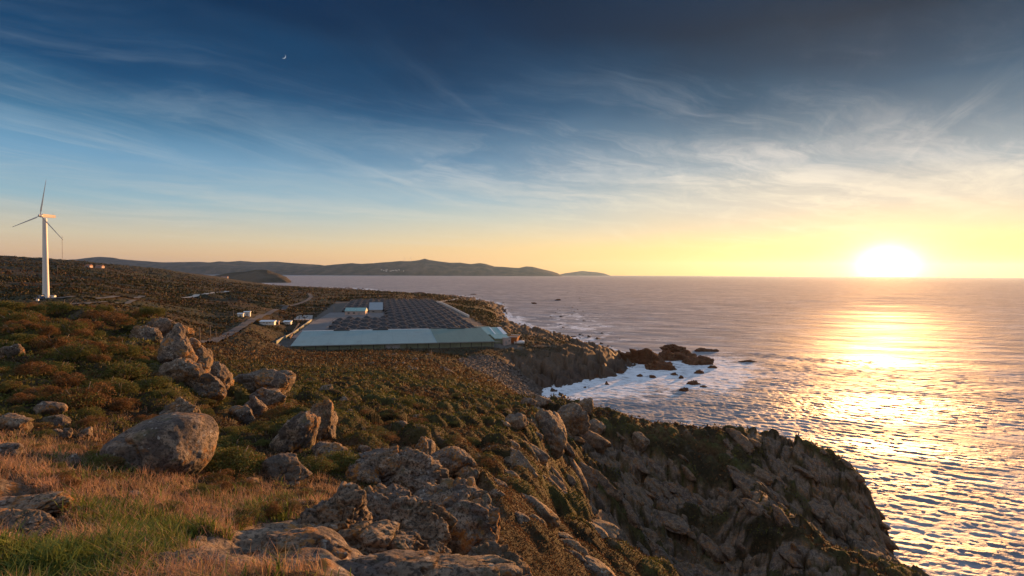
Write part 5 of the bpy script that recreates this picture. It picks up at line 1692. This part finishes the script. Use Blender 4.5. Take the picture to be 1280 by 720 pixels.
roof_piece('blue_roof', -0.8, 79.0, seam_roof('blue roof sheets', (0.235, 0.335, 0.335, 1), (0.185, 0.275, 0.285, 1)))
roof_piece('green_roof', 79.05, LU, seam_roof('green roof sheets', (0.145, 0.215, 0.18, 1), (0.11, 0.165, 0.14, 1)), 0.03)
mb = MB()
mb.hexa([(0, 0, -3), (LU - .4, 0, -3), (LU - .4, LVd - .3, -3), (0, LVd - .3, -3)], [(0, 0, rz_(0) - .03), (LU - .4, 0, rz_(0) - .03), (LU - .4, LVd - .3, rz_(LVd - .3) - .03), (0, LVd - .3, rz_(LVd - .3) - .03)])
mb.build('wall', M_GWALL, hall)
mb = MB()
for i in range(18):
    mb.box((6 + i * 6.2, -0.10, 1.0), (0.35, 0.18, 5.6))
mb.build('wall_posts', M_DARK, hall)
MB().box((60, -1.35, rz_(-1.2) + .05), (120 - 8, 0.25, 0.3)).build('gutter', M_GREYM, hall)
MB().box((54, -0.25, 1.6), (8, 0.4, 3.4)).build('door', M_GREYM, hall)
for u0, u1 in ((18, 28), (42, 52), (90, 102)):
    MB().hexa([(u0, LVd - 1.6, BZ + .2), (u1, LVd - 1.6, BZ + .2), (u1, LVd - .4, BZ + .3), (u0, LVd - .4, BZ + .3)],
              [(u0 + .3, LVd - 1.4, BZ + 1.0), (u1 - .3, LVd - 1.4, BZ + 1.0), (u1 - .3, LVd - .6, BZ + 1.0), (u0 + .3, LVd - .6, BZ + 1.0)]).build('roof_vent', M_DARK, hall)
MB().hexa([(-.8, LVd - .5, BZ + .33), (78, LVd - .5, BZ + .33), (78, LVd + .3, BZ + .33), (-.8, LVd + .3, BZ + .33)], [(-.8, LVd - .4, BZ + .6), (78, LVd - .4, BZ + .6), (78, LVd + .2, BZ + .6), (-.8, LVd + .2, BZ + .6)]).build('ridge_cap', M_SKYL, hall)

# round rearing tanks under black nets
TR = 6.1
mb = MB()
mb.lathe([(TR, -1.5), (TR, 1.5), (TR + .16, 1.52), (TR + .16, 1.75), (TR - .15, 1.76)], n=26)
TANKW = mb.mesh('wall', True)
TANKW.materials.append(M_TANKW)


def net_mesh(seed):
    r0 = random.Random(seed)
    NSG = 16
    vs = [(0, 0, 4.9 + r0.uniform(-.2, .2))]
    rings = ((0.28, 4.2), (0.6, 2.9), (0.85, 1.95), (1.0, 1.80))
    for fr, z in rings:
        for i in range(NSG):
            a = 2 * math.pi * i / NSG
            sag = 0.28 * (i % 2) * (1 - abs(fr - .6)) if fr < 1 else 0
            vs.append((TR * fr * math.cos(a), TR * fr * math.sin(a), z - sag + r0.uniform(-.05, .05)))
    fs = [(0, 1 + i, 1 + (i + 1) % NSG) for i in range(NSG)]
    for k_ in range(3):
        for i in range(NSG):
            a, b = 1 + k_ * NSG + i, 1 + k_ * NSG + (i + 1) % NSG
            fs.append((a, a + NSG, b + NSG, b))
    me_ = MB().add(vs, fs).mesh('net_cover', True)
    me_.materials.append(M_NET)
    return me_


def hoop_mesh():
    mb_ = MB()
    pr = [(-TR, 1.7)] + [(TR * math.sin(R(a)), 1.7 + 3.4 * math.cos(R(a)) ** 0.9) for a in range(-80, 81, 10)] + [(TR, 1.7)]
    for (x0, z0), (x1, z1) in zip(pr[:-1], pr[1:]):
        mb_.tube((x0, 0, z0), (x1, 0, z1), 0.17, 0.17, 5)
    me_ = mb_.mesh('hoop', True)
    me_.materials.append(M_RIM)
    return me_


NETS = [net_mesh(i) for i in range(5)]
HOOP = hoop_mesh()
rt = random.Random(4)
count = 0
for iv in range(26):
    for iu in range(8):
        v = 62 + iv * 14.8
        u = 15 + iu * 13.9 + (6.9 if iv % 2 else 0)
        if u > 115 or (v > 168 and v < 262 and u < 52):
            continue
        if count >= 262:
            continue
        count += 1
        g_ = fground(u, v)
        t = empty('fish_tank', F(u, v, g_), rt.uniform(-.25, .25) + TH)
        if v < 168 and u < 52:
            tag(t, 'round black netted fish tank in the small block left of the yard', 'fish tank', 'fish tanks in the small left block')
        elif v > 300:
            tag(t, 'round black netted fish tank in the rear half of the farm', 'fish tank', 'fish tanks in the rear half')
        else:
            tag(t, 'round black netted fish tank in the front half of the farm', 'fish tank', 'fish tanks in the front half')
        for nm_, me_ in (('wall', TANKW), ('net_cover', NETS[count % 5]), ('hoop', HOOP)):
            o_ = D.objects.new(nm_, me_)
            COL.objects.link(o_)
            o_.parent = t


def slab(name, quad, mat, zo=0.06, lab=None):
    nx, ny = 14, 14
    vs = []
    for i in range(nx + 1):
        for j in range(ny + 1):
            a, b = i / nx, j / ny
            u = (quad[0][0] * (1 - a) + quad[1][0] * a) * (1 - b) + (quad[3][0] * (1 - a) + quad[2][0] * a) * b
            v = (quad[0][1] * (1 - a) + quad[1][1] * a) * (1 - b) + (quad[3][1] * (1 - a) + quad[2][1] * a) * b
            p_ = F(u, v)
            vs.append((p_.x, p_.y, ground(p_.x, p_.y) + zo))
    ii = np.arange((nx + 1) * (ny + 1)).reshape(nx + 1, ny + 1)
    qq = np.stack([ii[:-1, :-1], ii[1:, :-1], ii[1:, 1:], ii[:-1, 1:]], -1).reshape(-1, 4)
    return tag(link(name, mesh_np(name, vs, qq), mat), kind='structure')


M_YARD = paint('yard concrete', (0.155, 0.148, 0.148), 0.85, 0.2, 0.12)
M_BED = paint('dark tank yard', (0.060, 0.055, 0.055), 0.9, 0.4, 0.15)
slab('yard', [(-8, 48), (16, 60), (8, 168), (-8, 172)], M_YARD, 0.14)
slab('yard', [(-7, 168), (50, 168), (50, 262), (-2, 262)], M_YARD, 0.18)
slab('tank_yard', [(8, 50), (122, 50), (122, 440), (8, 440)], M_BED, 0.08)
slab('side_road', [(119, 50), (127, 50), (126, 436), (120, 436)], M_ROAD, 0.15)


def wall_along(name, label, cat, pts, h, th, mat, cap=None):
    """a wall following the ground; cap is a second material for the coping"""
    root = empty(name, pts[0])
    tag(root, label, cat)
    mb_, mc = MB(), MB()
    for a, b in zip(pts[:-1], pts[1:]):
        d_ = (b - a)
        s_ = Vector((-d_.y, d_.x, 0)).normalized() * th / 2
        o0, o1 = a - pts[0], b - pts[0]
        mb_.hexa([o0 - s_ - Vector((0, 0, 1)), o1 - s_ - Vector((0, 0, 1)), o1 + s_ - Vector((0, 0, 1)), o0 + s_ - Vector((0, 0, 1))],
                 [o0 - s_ + Vector((0, 0, h)), o1 - s_ + Vector((0, 0, h)), o1 + s_ + Vector((0, 0, h)), o0 + s_ + Vector((0, 0, h))])
        s2 = s_ * 1.5
        mc.hexa([o0 - s2 + Vector((0, 0, h)), o1 - s2 + Vector((0, 0, h)), o1 + s2 + Vector((0, 0, h)), o0 + s2 + Vector((0, 0, h))],
                [o0 - s2 + Vector((0, 0, h + .14)), o1 - s2 + Vector((0, 0, h + .14)), o1 + s2 + Vector((0, 0, h + .14)), o0 + s2 + Vector((0, 0, h + .14))])
    mb_.build('wall_body', mat, root)
    mc.build('coping', cap or mat, root)
    return root


def fpts(lst, n_=10):
    out_ = []
    for (u0, v0), (u1, v1) in zip(lst[:-1], lst[1:]):
        for i in range(n_):
            u, v = u0 + (u1 - u0) * i / n_, v0 + (v1 - v0) * i / n_
            out_.append(F(u, v, fground(u, v)))
    u, v = lst[-1]
    out_.append(F(u, v, fground(u, v)))
    return out_


M_WALLW = paint('whitewashed wall', (0.74, 0.70, 0.64), 0.8, 0.12, 0.5)
wall_along('boundary_wall', 'long white boundary wall along the seaward side of the tanks', 'wall', fpts([(129, 205), (127, 300), (121, 440)]), 2.1, 0.5, M_WALLW)
wall_along('retaining_wall', 'dark green low wall along the left edge of the yard', 'wall', fpts([(-9, 4), (-9.5, 60), (-9.5, 172)]), 1.5, 0.4, M_GWALL, M_CONC)
wall_along('stone_wall', 'brown stone wall sloping down the field left of the hall', 'wall', [hit(a, b, 100) for a, b in ((362, 424), (366, 418), (370, 412), (374, 406))], 1.3, 0.6, paint('brown stone', (0.19, 0.12, 0.07), 0.9, 0.4, 1.0))


def house(name, label, cat, org, rz0, sx, sy, h, wmat, rmat, pitch=0.28, hip=False, windows=(), door=None, over=0.35, mono=False, group=None):
    """small building; windows = (side, u, z, w, h) on the near ('f') or right ('r') side"""
    b = empty(name, org, rz0)
    tag(b, label, cat, group)
    MB().hexa([(0, 0, -1), (sx, 0, -1), (sx, sy, -1), (0, sy, -1)], [(0, 0, h), (sx, 0, h), (sx, sy, h), (0, sy, h)]).build('wall', wmat, b)
    rh = pitch * sy * (1 if mono else 0.5)
    o = over
    m_ = MB()
    if mono:
        m_.hexa([(-o, -o, h + .01), (sx + o, -o, h + .01), (sx + o, sy + o, h + .01), (-o, sy + o, h + .01)], [(-o, -o, h + .22), (sx + o, -o, h + .22), (sx + o, sy + o, h + .2 + rh), (-o, sy + o, h + .2 + rh)])
    else:
        e = 1.2 if hip else 0
        m_.hexa([(-o, -o, h + .01), (sx + o, -o, h + .01), (sx + o, sy + o, h + .01), (-o, sy + o, h + .01)], [(-o, -o, h + .2), (sx + o, -o, h + .2), (sx + o, sy + o, h + .2), (-o, sy + o, h + .2)])
        m_.add([(-o, -o, h + .2), (sx + o, -o, h + .2), (sx + o, sy + o, h + .2), (-o, sy + o, h + .2), (-o + e, sy / 2, h + .2 + rh), (sx + o - e, sy / 2, h + .2 + rh)],
               [(0, 1, 5, 4), (2, 3, 4, 5), (1, 2, 5), (3, 0, 4)])
    rf = m_.build('roof', rmat, b)
    for (sd, u, z, w, hh) in windows:
        fr, pn = MB(), MB()
        if sd == 'f':
            fr.box((u, -0.04, z), (w + .2, 0.1, hh + .2))
            pn.box((u, -0.10, z), (w, 0.05, hh))
        else:
            fr.box((sx + .04, u, z), (0.1, w + .2, hh + .2))
            pn.box((sx + .10, u, z), (0.05, w, hh))
        fo_ = fr.build('window', M_WHITE, b)
        pn.build('pane', M_DARK, fo_)
    if door:
        sd, u, w, hh = door
        MB().box((u, -0.06, hh / 2) if sd == 'f' else (sx + .06, u, hh / 2), (w, 0.12, hh) if sd == 'f' else (0.12, w, hh)).build('door', M_GREYM, b)
    return b, rf


# office between yard and tanks
p0 = F(14, 232)
ob, orf = house('farm_office', 'pink walled office with a turquoise roof between yard and tanks', 'office building', (p0.x, p0.y, fground(14, 232)), TH - R(10), 19, 11, 3.6, M_PINK, M_TROOF, 0.55,
                windows=(('f', 3.5, 2.0, 2.2, 1.3), ('f', 8.5, 2.0, 2.2, 1.3), ('r', 4, 2.0, 1.8, 1.3)), door=('f', 13, 2.2, 2.6))
MB().box((9.7, 2.6, 5.15), (0.6, 4.6, 0.12)).build('skylight', M_SKYL, orf)
p0 = F(36, 252)
house('farm_store', 'low grey roofed store behind the turquoise roofed office', 'store building', (p0.x, p0.y, fground(36, 252)), TH, 13, 30, 3.0, M_CONC, paint('grey blue roof', (0.27, 0.31, 0.34), 0.6, .15, .3), 0.2, mono=True, windows=(('f', 4, 1.6, 2, 1.2),))
# buildings at the seaward end of the hall
p0 = F(113.6, 30)
sb, srf = house('skylight_shed', 'turquoise roofed shed with two white skylight strips beside the hall', 'shed', (p0.x, p0.y, 17.2), TH - R(4), 13.5, 32, 3.6, M_GWALL, M_TROOF, 0.05, mono=True, windows=(('r', 10, 2, 3, 1.4),), over=.2)
for uu, ww in ((5.4, 0.8), (10.9, 2.6)):
    MB().hexa([(uu, .2, 3.86), (uu + ww, .2, 3.86), (uu + ww, 31.5, 5.42), (uu, 31.5, 5.42)], [(uu, .2, 3.95), (uu + ww, .2, 3.95), (uu + ww, 31.5, 5.51), (uu, 31.5, 5.51)]).build('skylight', M_SKYL, srf)
p0 = F(116.0, 13)
house('lean_to_shed', 'low turquoise lean-to in front of the skylight shed', 'shed', (p0.x, p0.y, 17.0), TH, 9.5, 15, 3.0, M_GWALL, M_TROOF, 0.06, mono=True, over=.2, door=('f', 7, 2, 2.2))
p0 = F(120.5, 8.5)
house('pump_house', 'small pale cube pump house at the corner of the hall', 'pump house', (p0.x, p0.y, 16.9), TH, 4.4, 4.0, 3.6, M_PINK, M_CONC, 0.03, mono=True, over=.15, windows=(('f', 3.2, 2.2, .8, .9),), door=('f', 1.4, 1.0, 2.1))
p0 = F(113.6, 66)
house('green_store', 'dull green flat roofed store behind the skylight shed', 'store building', (p0.x, p0.y, 17.4), TH, 10, 10, 4.0, M_GWALL, M_GROOF, 0.04, mono=True, windows=(('f', 3, 2.2, 1.4, 1.0),))


def hopper(px, py, Yd):
    c = P(px, py, Yd)
    g_ = ground(c.x, c.y)
    h_ = empty('feed_hopper', (c.x, c.y, g_), TH - R(35))
    tag(h_, 'orange rusty hopper catching the sun right of the pump house', 'hopper')
    MB().hexa([(-1.6, -1.4, .6), (1.6, -1.4, .6), (1.6, 1.4, .6), (-1.6, 1.4, .6)], [(-3.0, -2.4, 4.2), (3.0, -2.4, 4.2), (3.0, 2.4, 4.9), (-3.0, 2.4, 4.9)]).build('bin', M_RUST, h_)
    MB().box((0, -2.46, 4.3), (6.3, 0.2, 0.3)).box((0, 2.46, 5.0), (6.3, 0.2, 0.3)).build('rim', M_SKYL, h_)
    for sx_ in (-1, 1):
        for sy_ in (-1, 1):
            MB().tube((sx_ * 1.5, sy_ * 1.3, -.5), (sx_ * 1.9, sy_ * 1.7, 2.0), 0.14, 0.14, 6).build('leg', M_RUST, h_)
    MB().hexa([(-5.2, -.6, 2.4), (-2.4, -.6, 3.6), (-2.4, .6, 3.6), (-5.2, .6, 2.4)], [(-5.2, -.6, 2.8), (-2.4, -.6, 4.0), (-2.4, .6, 4.0), (-5.2, .6, 2.8)]).build('conveyor', M_SKYL, h_)


hopper(643, 426, 352)
q = hit(649, 430, 200)
cn = empty('storage_tank', (q.x, q.y, ground(q.x, q.y)), TH)
tag(cn, 'low white storage tank on the cliff top right of the hopper', 'storage tank')
MB().tube((-3.2, 0, 1.1), (3.2, 0, 1.1), 1.0, 1.0, 16).build('barrel', M_SKYL, cn, True)
for s_ in (-2, 2):
    MB().box((s_, 0, 0.1), (.5, 1.8, 1.2)).build('saddle', M_CONC, cn)
# railing on the cliff edge
pts = [hit(a, b, 200) for a, b in ((664, 434.5), (672, 434.5), (680, 434.5), (688, 434.5), (695, 435))]
rl = empty('railing', pts[0])
tag(rl, 'thin metal railing along the cliff top above the cove', 'railing')
mr = MB()
for a, b in zip(pts[:-1], pts[1:]):
    for zz_ in (0.6, 1.2):
        mr.tube(a - pts[0] + Vector((0, 0, zz_)), b - pts[0] + Vector((0, 0, zz_)), 0.06, 0.06, 5)
mr.build('rail', M_GREYM, rl)
for a in pts:
    MB().tube(a - pts[0] - Vector((0, 0, .4)), a - pts[0] + Vector((0, 0, 1.25)), 0.07, 0.07, 5).build('post', M_GREYM, rl)

# white sheds and cottages by the road
for (px, py, w, d_, h_, rz0, lab, nm_, ct, rm) in (
        (297, 396.2, 3.4, 4, 2.0, 0.30, 'lower left one of the two sunlit white cottages by the road', 'cottage', 'cottage', M_WHITE),
        (305, 394.6, 4.0, 4, 2.4, 0.30, 'taller right one of the two sunlit white cottages by the road', 'cottage', 'cottage', M_WHITE),
        (324.5, 404.6, 9.5, 3, 1.1, 0.05, 'long low white shed by the track, left of the small one', 'shed', 'shed', M_SKYL),
        (354.0, 404.4, 5.6, 3, 1.1, 0.05, 'short low white shed at the end of the track', 'shed', 'shed', M_SKYL),
        (346.0, 405.0, 1.4, 1.5, 1.8, 0.05, 'tiny tan hut between the two low white sheds', 'hut', 'hut', M_PINK)):
    q = hit(px, py, 150)
    house(nm_, lab, ct, (q.x, q.y, q.z), rz0, w, d_, h_, M_WHITE if nm_ != 'hut' else M_PINK, rm, 0.25, mono=(nm_ != 'cottage'), windows=(('f', w * .3, h_ * .55, w * .12, h_ * .3), ('f', w * .7, h_ * .55, w * .12, h_ * .3)) if w > 4 else (), door=('f', w * .5, min(1.1, w * .3), h_ * .7))
# a grey hard-standing beside them
pv = [hit(a, b, 150) for a, b in ((366, 400.5), (390, 400.5), (391, 394.5), (373, 394.5))]
zt = max(p_.z for p_ in pv) + .3
MBp = MB().hexa([(p_.x, p_.y, p_.z - 1) for p_ in pv], [(p_.x, p_.y, p_.z + .35) for p_ in pv])
tag(MBp.build('pavement', M_CONC), kind='structure')

# two farmsteads on the far left slopes, and the village across the bay
for (px, py, w, h_, lab) in ((106, 334, 9, 3, 'pale farmhouse left of another on the far wooded slope'), (119, 334.6, 13, 3, 'long pale farmhouse on the far wooded slope'), (276, 340.3, 34, 8, 'row of white buildings behind the dark headland')):
    q = hit(px, py, 500)
    house('farmhouse', lab, 'farmhouse', (q.x, q.y, q.z), 0.1, w, 10, h_, M_PINK, M_TILE, 0.5, windows=(('f', w * .3, h_ * .5, 1.6, 1.6), ('f', w * .7, h_ * .5, 1.6, 1.6)), door=('f', w * .5, 1.6, 2.4))
rv = random.Random(8)
for i in range(12):
    px = 474 + 34 * rv.random()
    q = P(px, 339.2 - 1.6 * rv.random(), 16900 - 60 * i)
    q.z = max(q.z, 8)

    house('village_house', 'tiny white village house at the foot of the far hills', 'house', (q.x, q.y, q.z - 2), rv.uniform(-.4, .4), rv.uniform(22, 60), 24, rv.uniform(14, 24), M_WHITE, M_TILE, 0.5, group='village houses across the bay')

# poles
def pole(px, py, h_, label, cross=True, Yd=None, group=None):
    q = hit(px, py, 100)
    r_ = empty('utility_pole', (q.x, q.y, q.z))
    tag(r_, label, 'utility pole', group)
    MB().tube((0, 0, -.6), (0, 0, h_), 0.20, 0.14, 8).build('shaft', M_WOOD, r_, True)
    if cross:
        MB().box((0, 0, h_ - .5), (2.0, 0.16, 0.18)).build('crossarm', M_WOOD, r_)


pole(263, 429, 7.5, 'wooden pole at the road bend nearest the tor')
pole(250, 429.5, 5.5, 'short pole left of the wooden pole at the road bend', False)
pole(270, 424, 4.5, 'small post just beyond the road bend', False)
pole(292, 400, 6.5, 'pole left of the white cottages')
pole(390, 386, 10, 'tall pole beside the road near the turquoise roofed office')
pole(235, 366, 8, 'pole beside the bright gravel track')
pole(216, 360, 8, 'pole on the heath left of the bright gravel track')
pole(320, 372, 8, 'lone pole on the plain above the white cottages')
pole(417.5, 391, 7, 'thin pole left of the turquoise roofed office', False)
pole(72, 345, 13, 'pole on the slope right of the turbine tower')
pole(133, 348, 13, 'pole on the slope under the wooded ridge')
pole(230, 349, 15, 'pole on the slope towards the dark headland')
pole(539, 447, 3.2, 'short post on the slope below the hall', False)

# ------------------------------------------------------------------ the moon
mo = P(354.5, 70.5, 40000)
vs, fs = [], []
ro = 40000 / FPX * 2.7
NM = 20
prof_ = []
for i in range(NM + 1):
    a = math.pi * (-0.5 + i / NM)
    prof_.append((ro * math.cos(a), ro * math.sin(a), ro * 0.62 * math.cos(a)))
for (xo, zz_, xi) in prof_:
    vs += [(xo, -30, zz_), (xi, -30, zz_), (xi, 30, zz_), (xo, 30, zz_)]
for i in range(NM):
    for j in range(4):
        fs.append((i * 4 + j, i * 4 + (j + 1) % 4, i * 4 + 4 + (j + 1) % 4, i * 4 + 4 + j))
mm_ = D.materials.new('moonlight')
mm_.use_nodes = True
nn_ = NT(mm_.node_tree)
em = nn_.n('ShaderNodeEmission')
em.inputs[0].default_value = (0.75, 0.85, 1.0, 1)
em.inputs[1].default_value = 0.22
nn_.out(em.outputs[0])
mo_o = MB().add(vs, fs).build('moon', mm_)
mo_o.location = mo
mo_o.rotation_euler = (0, R(35), R(21))
tag(mo_o, 'thin crescent moon high in the blue sky', 'moon')

# ------------------------------------------------------------------ the air
def build_haze():
    mb = MB()
    mb.hexa([(-30500, -400, -25), (30500, -400, -25), (30500, 30500, -25), (-30500, 30500, -25)], [(-30500, -400, 690), (30500, -400, 690), (30500, 30500, 690), (-30500, 30500, 690)])
    m = D.materials.new('haze')
    m.use_nodes = True
    n = NT(m.node_tree)
    v = n.n('ShaderNodeVolumePrincipled')
    v.inputs['Color'].default_value = (0.34, 0.56, 1.0, 1)
    v.inputs['Density'].default_value = 1.1e-5
    v.inputs['Anisotropy'].default_value = 0.62
    n.out(None, v.outputs[0])
    tag(mb.build('haze', m), kind='stuff')


build_haze()
